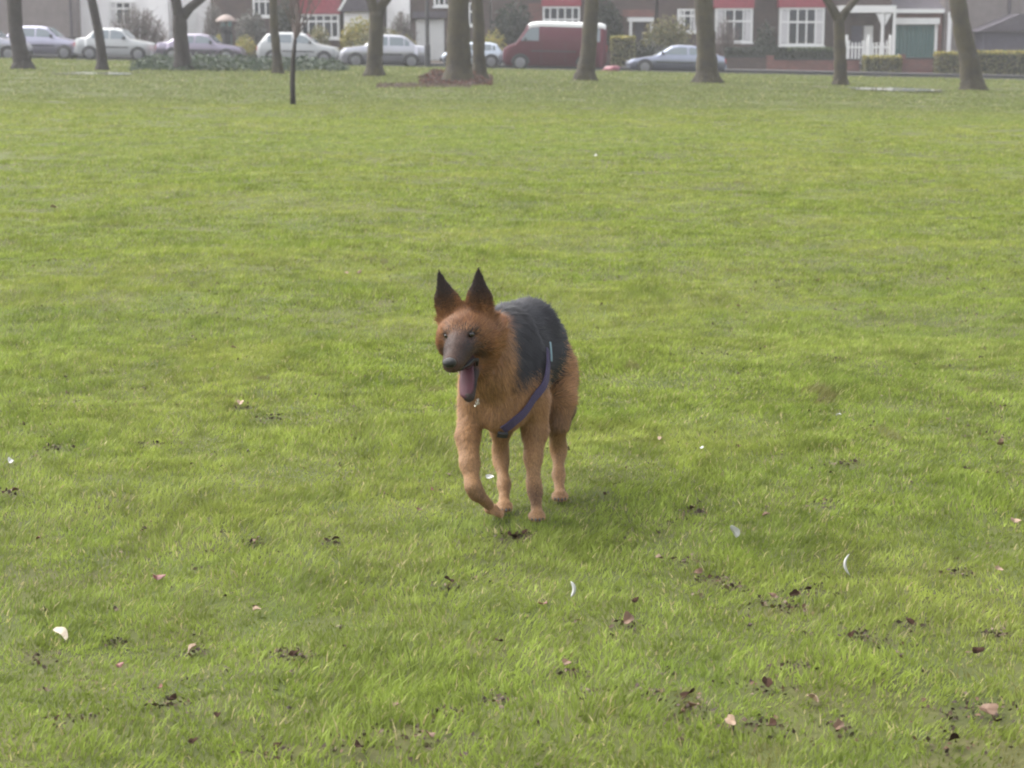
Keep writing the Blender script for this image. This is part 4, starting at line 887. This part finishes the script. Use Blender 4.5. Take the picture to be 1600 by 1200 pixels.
dr = comb * .9 + nrm * (.14 + .16 * rng.random((NS, 1))) + rng.normal(size=(NS, 3)) * .13; dr /= np.linalg.norm(dr, axis=1)[:, None]
sd_ = np.cross(dr, nrm); sd_ /= np.linalg.norm(sd_, axis=1)[:, None] + 1e-6; wd = (.0007 + .0007 * rng.random((NS, 1))); gh = (rng.random(NS) < .14) & ~onhead & (p[:, 2] > .30); ln = np.where(gh, ln * 1.4, ln); wd = np.where(gh[:, None], wd * 1.4, wd); dr = np.where(gh[:, None], dr + nrm * .05, dr)
okm = p[:, 2] > .012; tip = p + dr * ln[:, None]; 
cc = coat_col(p + rng.normal(size=(NS, 3)) * .013) * (.6 + .8 * rng.random((NS, 1))); 
nose_c = Hd(.212, 0, -.012); clear = okm & (np.linalg.norm(p - nose_c, axis=1) > .028) 
for sg in (-1, 1): clear &= np.linalg.norm(p - EYE[sg], axis=1) > .0135
mouthm = (np.abs(rq + .004) < .032) & (uq < -.045) & (uq > -.175) & (fq > .045) & (fq - .05 > -(uq + .1) * .5) & (p[:, 1] < 5.60); clear &= ~mouthm
p, sd2, tip, cc, wd = p[clear], sd_[clear], tip[clear], cc[clear], wd[clear]; k = len(p)
Vf = np.stack([p - sd2 * wd - np.array(DB), p + sd2 * wd - np.array(DB), tip - np.array(DB)], 1).reshape(-1, 3)
np_mesh('fur', Vf, np.arange(3 * k).reshape(k, 3), M['fur'], dog, col=np.repeat(cc, 3, 0))
def blob(name, c, r3, matn, Mx=HM, sub=3):
    bm = bmesh.new(); bmesh.ops.create_icosphere(bm, subdivisions=sub, radius=1)
    for v in bm.verts:
        w_ = Mx[0] * v.co.x * r3[0] + Mx[1] * v.co.y * r3[1] + Mx[2] * v.co.z * r3[2]; v.co = Vector(w_ + np.array(c) - np.array(DB))
    me = bpy.data.meshes.new(name); bm.to_mesh(me); bm.free(); me.materials.append(matn); me.polygons.foreach_set('use_smooth', [True] * len(me.polygons))
    o = bpy.data.objects.new(name, me); C.objects.link(o); o.parent = dog; return o
for sg in (-1, 1): blob('eye', EYE[sg], (.0115, .0115, .0105), M['eye'])
blob('nose', Hd(.209, 0, -.010), (.014, .020, .015), M['nose'])
for sg in (-1, 1):
    V_, F_ = [], []; lp = [(.198, .008, -.040), (.175, .021, -.048), (.140, .027, -.052), (.100, .034, -.056), (.070, .036, -.072), (.062, .030, -.092)]   # dark lips
    mo = MB(); mo.tube([Hd(f, sg * r_, u) - np.array(DB) for f, r_, u in lp], [.003, .0045, .005, .0055, .006, .004], 8); mo.build('lip', M['nose'], dog, smooth=True)
# tongue hanging out over the lower jaw
ts = [(.045, -.001, -.082, .016), (.080, -.003, -.100, .020), (.104, -.004, -.122, .023), (.122, -.004, -.142, .022), (.134, -.002, -.152, .017), (.140, -.001, -.158, .008)]
V_, F_ = [], []
for f, r_, u, w_ in ts:
    for j in range(8):
        a = 2 * math.pi * j / 8; V_.append(Hd(f, r_ + math.cos(a) * w_, u + math.sin(a) * .005 - abs(math.cos(a)) * -.003) + fw * math.sin(a) * .002 - np.array(DB))
for i in range(len(ts) - 1):
    for j in range(8): F_.append((i * 8 + j, i * 8 + (j + 1) % 8, (i + 1) * 8 + (j + 1) % 8, (i + 1) * 8 + j))
F_ += [tuple(range(8)), tuple(range(40, 48))]; o = np_mesh('tongue', V_, F_, M['tongue'], dog, smooth=True)
def tooth(a_, b_): mo = MB(); mo.cyl(a_ - np.array(DB), b_ - np.array(DB), .0022, .0008, 6); mo.build('tooth', M['tooth'], dog)
for sg in (-1, 1):
    tooth(Hd(.188, sg * .013, -.034), Hd(.188, sg * .0135, -.058))
for tp_, td in CLAWS: mo = MB(); mo.tube([tp_ - np.array(DB), tp_ + td * .007 + [0, 0, -.001] - np.array(DB), tp_ + td * .012 + [0, 0, -.005] - np.array(DB)], [.0035, .0028, .0008], 6); mo.build('claw', M['trim'], dog, smooth=True)
blob('mouth_lining', Hd(.060, -.003, -.074), (.040, .022, .022), M['mouth'])
# purple harness strap lying on the coat: ray-march onto the body along its own path
from mathutils.bvhtree import BVHTree
bvh = BVHTree.FromPolygons([tuple(v) for v in Vr], [tuple(f_) for f_ in F.tolist()])
def wrap_strap(name, pts, width, matn, off=.012, thick=.004):
    cl = []; pts = [Vector(P_) - DB for P_ in pts]; dense = []
    for i in range(len(pts) - 1):
        for k in range(6): dense.append(pts[i].lerp(pts[i + 1], k / 6))
    dense.append(pts[-1])
    for q in dense:
        loc, nn_, _, _ = bvh.find_nearest(q); cl.append((loc + nn_ * off, nn_))
    V_, F_ = [], []
    for i, (c, nn_) in enumerate(cl):
        d = (cl[min(i + 1, len(cl) - 1)][0] - cl[max(i - 1, 0)][0]).normalized(); s_ = d.cross(nn_).normalized()
        for a, o_ in ((-1, 0), (1, 0), (1, thick), (-1, thick)): V_.append(c + s_ * a * width / 2 + nn_ * o_)
    for i in range(len(cl) - 1):
        for j in range(4): F_.append((i * 4 + j, i * 4 + (j + 1) % 4, (i + 1) * 4 + (j + 1) % 4, (i + 1) * 4 + j))
    F_ += [(0, 1, 2, 3), tuple(len(V_) - 4 + j for j in (3, 2, 1, 0))]
    return np_mesh(name, V_, F_, matn, dog, smooth=False)
hs_ = wrap_strap('harness', [P(847, 548, 5.72), P(849, 575, 5.68), P(842, 600, 5.64), P(828, 622, 5.60), P(812, 640, 5.58), P(800, 655, 5.56), P(786, 672, 5.55)], .027, M['strap'], .012)
wrap_strap('harness_trim', [P(841, 540, 5.74), P(845, 552, 5.72), P(849, 566, 5.70)], .007, M['strap_edge'], .020)
wrap_strap('chest_ring', [P(778, 674, 5.56), P(792, 678, 5.56)], .020, M['black_strap'], .018, .008)
# chain collar
ck = MB(); path_ = [P(766, 640, 5.43), P(757, 655, 5.42), P(750, 640, 5.42), P(746, 618, 5.42)]
pp_ = []
for i in range(len(path_) - 1):
    for k in range(5): pp_.append(path_[i] * (1 - k / 5) + path_[i + 1] * k / 5)
pr = []
for q in pp_:
    loc, nn_, _, _ = bvh.find_nearest(Vector(q) - DB); pr.append(loc + nn_ * .022)
for i in range(len(pr) - 1):
    c = (pr[i] + pr[i + 1]) / 2; d = (pr[i + 1] - pr[i]); L1 = d.length
    if L1 < 1e-4: continue
    d.normalize(); s_ = d.cross(Vector((0, -1, 0.2)) if i % 2 else Vector((1, 0, .3))).normalized(); R_ = []
    for j in range(9): a = 2 * math.pi * j / 8; R_.append(c + d * math.cos(a) * L1 * .62 + s_ * math.sin(a) * .0035)
    ck.tube(R_, [.0009] * 9, 5, cap=False)
ck.build('collar_chain', M['steel'], dog, fix=False)
# ------------------------------------------------------------------ person with umbrella
pY = 87.2; pb = Vector((W(354, 60, pY).x, pY, float(macro(W(354, 60, pY).x, 80)) - .01))
per = thing('person', pb, 'person in a dark coat walking under the umbrella behind the parked cars', 'person')
ff = Field((-.5, -.45, -.03), (.5, .45, 1.8), .012)
for sg, fy in ((-1, .12), (1, -.12)):
    ff.cone((sg * .09, 0, .85), (sg * .10 + fy * .4, -.03, .46), .09, .06, .03); ff.cone((sg * .10 + fy * .4, -.03, .46), (sg * .10 + fy, .02, .08), .058, .04, .02); ff.cone((sg * .10 + fy, .03, .04), (sg * .10 + fy + .14, -.02, .03), .04, .035, .02)
ff.ell((0, 0, .92), (.17, .13, .16), k=.05); ff.ell((0, 0, 1.15), (.18, .13, .25), k=.06); ff.cone((-.14, 0, 1.36), (.14, 0, 1.36), .065, .065, .05)
ff.cone((0, 0, 1.40), (.01, -.01, 1.50), .05, .048, .03); ff.ell((.01, -.01, 1.58), (.075, .09, .11), k=.02); ff.ell((.09, -.02, 1.57), (.018, .014, .02), k=.01)
ff.cone((-.20, 0, 1.35), (-.24, .03, 1.08), .05, .042, .03); ff.cone((-.24, .03, 1.08), (-.16, -.08, .86), .04, .028, .02); ff.ell((-.15, -.1, .82), (.035, .03, .05), k=.02)
ff.cone((.20, 0, 1.35), (.25, -.04, 1.12), .05, .042, .03); ff.cone((.25, -.04, 1.12), (.14, -.16, 1.27), .04, .028, .02)
for q in range(4): ff.cone((.13, -.18, 1.27 + q * .018), (.10, -.20, 1.275 + q * .018), .011, .009, .006)
ff.cone((.13, -.15, 1.32), (.11, -.17, 1.345), .011, .009, .006)
V, F = ff.mesh(); np_mesh('body', V, F, M['coat_dark'], per, smooth=True)
ff = Field((-.3, -.3, .5), (.3, .3, 1.75), .014); ff.ell((0, 0, 1.15), (.20, .15, .27), k=.05); ff.cone((0, 0, .95), (0, 0, .72), .19, .21, .05); ff.cone((0, 0, .5), (0, 0, .2), .01, .01, .01); V, F = ff.mesh(); np_mesh('coat', V, F, M['coat_dark'], per, smooth=True)
bm_ = MB(); bm_.tube([(.0, 0, 1.55), (0, 0, 1.60), (0, 0, 1.66), (0, 0, 1.70)], [.085, .095, .08, .02], 12); bm_.build('hair', M['hair'], per, smooth=True)
ub = thing('umbrella', pb, 'beige umbrella held open over the person behind the low saloon', 'umbrella')
V_, F_ = [], []; NR, NA = 7, 32
for i in range(NR + 1):
    for j in range(NA):
        a = 2 * math.pi * j / NA; rr = i / NR; sc_ = 1 - .05 * abs(math.sin(4 * a)) * rr; V_.append((.02 + math.cos(a) * rr * .50 * sc_, -.15 + math.sin(a) * rr * .50 * sc_, 1.93 - .30 * rr ** 2 - .035 * abs(math.sin(4 * a)) * rr * 0 + .02 * rr * abs(math.sin(4 * a))))
for i in range(NR):
    for j in range(NA): F_.append((i * NA + j, i * NA + (j + 1) % NA, (i + 1) * NA + (j + 1) % NA, (i + 1) * NA + j))
cn = np_mesh('canopy', V_, F_, M['umbrella'], ub, smooth=True); md = cn.modifiers.new('s', 'SOLIDIFY'); md.thickness = .004
MB().cyl((.12, -.19, 1.22), (.02, -.15, 1.98), .008).build('shaft', M['steel'], ub)
MB().cyl((.13, -.195, 1.16), (.115, -.187, 1.30), .014).build('handle', M['post_black'], ub)
rb = MB()
for j in range(8): a = math.pi / 4 * j; rb.tube([(.02, -.15, 1.91), (.02 + math.cos(a) * .25, -.15 + math.sin(a) * .25, 1.845), (.02 + math.cos(a) * .48, -.15 + math.sin(a) * .48, 1.635)], [.004] * 3, 5)
rb.build('ribs', M['steel'], ub)
# ------------------------------------------------------------------ litter on the lawn
LM = {'brown': mat('dead_leaf_brown', (.11, .06, .032), .7, .3, 30), 'dark': mat('rotting_leaf_dark', (.035, .02, .014), 1.0, .4, 30, spec=.05), 'red': mat('dead_leaf_red', (.13, .038, .028), .6, .3, 30),
      'tan': mat('dead_leaf_tan', (.22, .15, .095), .7, .25, 30), 'white': mat('white_scrap', (.36, .36, .34), .6, .08, 30), 'pale': mat('pale_leaf_underside', (.45, .38, .29), .7, .2, 30)}
def leaf(px, py, s_, kind, label, name='dead_leaf', cat='leaf', group='dead leaves scattered on the lawn', lobes=5, tilt=.45, lift=.022):
    g = G(px, py); g = G(px, py + 3); V_ = [(0, 0, 0)]; N = 30; rs = random.random() * 6
    for j in range(N):
        a = 2 * math.pi * j / N; rr = s_ * (.68 + .22 * abs(math.cos(lobes * a / 2 + rs)) * random.uniform(.7, 1.15) + .12 * math.cos(a))
        V_.append((rr * math.cos(a), rr * .6 * math.sin(a), s_ * .5 * (math.cos(a * 2 + rs) * .4 + rr / s_ * .35)))
    o = np_mesh(name, V_, [(0, 1 + j, 1 + (j + 1) % N) for j in range(N)], LM[kind]); o.location = (g.x, g.y, g.z + lift)
    o.rotation_euler = (random.uniform(.2, .2 + tilt), random.uniform(-tilt, tilt), random.uniform(0, 6.28)); o.modifiers.new('s', 'SOLIDIFY').thickness = .0012
    return tag(o, label, cat, group)
def curl(px, py, L1, w_, kind, label, name, cat, ang=1.2, bend=.6):
    g = G(px, py); V_ = []; F_ = []; N = 10
    for j in range(N + 1):
        f = j / N - .5; x = bend * L1 * (f * f) * 1.6; z = f * L1 * math.sin(ang); y = f * L1 * math.cos(ang); q = w_ * (1 - (2 * f) ** 4 * .7)
        V_ += [(x - q, y, z), (x, y - .004, z + .001), (x + q, y, z)]
    for j in range(N):
        for k in (0, 1): F_.append((j * 3 + k, j * 3 + k + 1, (j + 1) * 3 + k + 1, (j + 1) * 3 + k))
    o = np_mesh(name, V_, F_, LM[kind], smooth=True); o.location = (g.x, g.y, g.z + .035 + L1 / 2 * math.sin(ang) * .8); o.modifiers.new('s', 'SOLIDIFY').thickness = .0012
    return tag(o, label, cat)
curl(1319, 915, .056, .0038, 'white', 'curved white feather standing in the grass at lower right', 'feather', 'feather', bend=.55)
curl(897, 950, .040, .005, 'white', 'short curled white feather in the grass below the dog', 'feather', 'feather', bend=-.5)
leaf(1148, 850, .024, 'white', 'crumpled white paper scrap on the lawn right of the dog', 'paper_scrap', 'litter', None, 3, tilt=1.1, lift=.036)
leaf(1096, 706, .014, 'white', 'tiny white petal sized scrap level with the dog chest on its right', 'paper_scrap', 'litter', None, 2)
leaf(930, 243, .045, 'white', 'far white scrap on the lawn above and right of the dog', 'paper_scrap', 'litter', None, 3)
leaf(17, 726, .020, 'white', 'pale scrap near the left edge of the lawn level with the dog legs', 'paper_scrap', 'litter', None, 3)
leaf(765, 752, .018, 'white', 'white scrap showing between the dog front legs', 'paper_scrap', 'litter', None, 3)
leaf(1310, 660, .014, 'white', 'small white scrap far right of the dog', 'paper_scrap', 'litter', None, 2)
leaf(95, 973, .030, 'pale', 'large curled leaf with a pale top at lower left', lobes=2, group=None)
leaf(246, 893, .024, 'red', 'dark red leaf at lower left, brightest red one', group=None)
leaf(366, 545, .018, 'tan', 'pinkish curled leaf left of the dog, above its nose level', group=None)
leaf(376, 634, .024, 'tan', 'tan curled leaf left of the dog at chest level', group=None)
leaf(1032, 688, .020, 'tan', 'upright tan leaf right of the dog', group=None, tilt=1.0)
leaf(1563, 706, .022, 'tan', 'tan leaf near the right edge of the lawn', group=None, tilt=1.0)
leaf(1270, 1112, .026, 'tan', 'pinkish tan leaf at lower right under the curved feather', group=None)
leaf(400, 938, .018, 'tan', 'tan leaf pair at lower left of centre', group=None)
leaf(300, 998, .022, 'tan', 'tan and dark crumpled leaf at lower left', group=None)
for q, (a, c, s_, kd) in enumerate([(800, 846, .030, 'dark'), (818, 841, .016, 'dark'), (702, 910, .020, 'dark'), (981, 977, .026, 'brown'), (991, 949, .014, 'dark'), (849, 952, .014, 'red'), (780, 1005, .014, 'dark'), (885, 1040, .016, 'brown'),
        (1075, 1108, .022, 'dark'), (1085, 1128, .014, 'brown'), (1196, 816, .016, 'brown'), (1240, 940, .018, 'dark'), (1262, 932, .014, 'dark'), (1198, 1088, .020, 'dark'), (1205, 1152, .022, 'dark'), (1420, 990, .014, 'dark'), (1540, 1130, .028, 'brown'),
        (1555, 1148, .02, 'dark'), (1490, 1178, .024, 'dark'), (1310, 1155, .02, 'brown'), (1525, 1035, .018, 'dark'), (302, 1166, .014, 'dark'), (270, 1095, .014, 'dark'), (400, 845, .016, 'brown'), (525, 848, .014, 'dark'), (398, 935, .012, 'dark'), (460, 1022, .018, 'dark'),
        (435, 1175, .022, 'dark'), (560, 1178, .018, 'dark'), (250, 1070, .012, 'red'), (185, 1025, .014, 'red'), (8, 770, .020, 'dark'), (25, 768, .016, 'brown'), (676, 772, .012, 'red'), (655, 803, .012, 'brown'), (105, 610, .014, 'brown'), (60, 832, .014, 'red'), (1393, 720, .012, 'brown'),
        (1082, 802, .014, 'dark'), (1585, 822, .018, 'tan'), (1155, 478, .016, 'tan'), (560, 430, .022, 'brown'), (1278, 432, .02, 'brown'), (540, 432, .02, 'tan'), (1030, 882, .02, 'tan'), (1090, 905, .016, 'brown'), (1110, 912, .014, 'dark'), (1560, 900, .014, 'tan'),
        (672, 1165, .018, 'brown'), (620, 1110, .014, 'brown'), (1140, 1150, .02, 'tan'), (85, 318, .04, 'tan'), (340, 1120, .014, 'dark'), (1330, 1012, .014, 'dark'), (1205, 940, .014, 'brown')]):
    leaf(a, c, s_, kd, {'dark': 'small dark rotting leaf lying in the short grass', 'brown': 'small brown dead leaf lying in the short grass', 'red': 'small dull red dead leaf lying in the grass', 'tan': 'small pale tan dead leaf lying in the grass'}[kd],
         group={'dark': 'dark rotting leaves scattered on the lawn', 'brown': 'brown dead leaves scattered on the lawn', 'red': 'dull red leaves scattered on the lawn', 'tan': 'pale tan leaves scattered on the lawn'}[kd], lobes=random.choice([3, 5, 5]))
CP, CC = [], []
for bx, by, q in BARE + [(None, None, 0)] * 800:
    if bx is None: by = math.sqrt(random.uniform(10, 150)); bx = random.uniform(-1, 1) * (.27 * by + .2); q = random.uniform(.004, .022); n_ = random.randint(2, 7)
    else: n_ = 45
    for _ in range(n_):
        CP.append((bx + random.gauss(0, q * .9), by + random.gauss(0, q * .9))); CC.append(random.choice([(.045, .03, .02), (.07, .045, .03), (.035, .024, .016), (.11, .065, .04), (.055, .035, .03), (.15, .11, .08)]))
CP = np.array(CP); k = len(CP); z = ground_z(CP[:, 0], CP[:, 1]) + rng.random(k) * .014 + .003; Pc = np.stack([CP[:, 0], CP[:, 1], z], 1)
a = rng.normal(size=(k, 3)); a[:, 2] *= .5; a /= np.linalg.norm(a, axis=1)[:, None]; b_ = np.cross(a, rng.normal(size=(k, 3))); b_ /= np.linalg.norm(b_, axis=1)[:, None]
sz = .003 + .006 * rng.random((k, 1)) ** 2; V = np.stack([Pc - a * sz, Pc - b_ * sz * .6 + [0, 0, .001], Pc + a * sz, Pc + b_ * sz * .7], 1).reshape(-1, 3)
tag(np_mesh('leaf_crumbs', V, np.arange(4 * k).reshape(k, 4), M['coat'], col=np.repeat(np.array(CC), 4, 0)), 'dark crumbs of rotting leaves and worm casts scattered through the grass', 'leaf crumbs', kind='stuff')
# ------------------------------------------------------------------ damp haze
hm_ = bpy.data.materials.new('haze'); hm_.use_nodes = True; n = hm_.node_tree.nodes; n.remove(n['Principled BSDF'])
pv = n.new('ShaderNodeVolumePrincipled'); pv.inputs['Density'].default_value = .0008; pv.inputs['Color'].default_value = (.93, .93, .96, 1); pv.inputs['Anisotropy'].default_value = 0.2
hm_.node_tree.links.new(pv.outputs[0], n['Material Output'].inputs['Volume'])
tag(MB().box(-205, 205, -45, 265, -3.2, 15).build('haze', hm_), 'thin grey damp haze over the park', 'haze', kind='stuff')
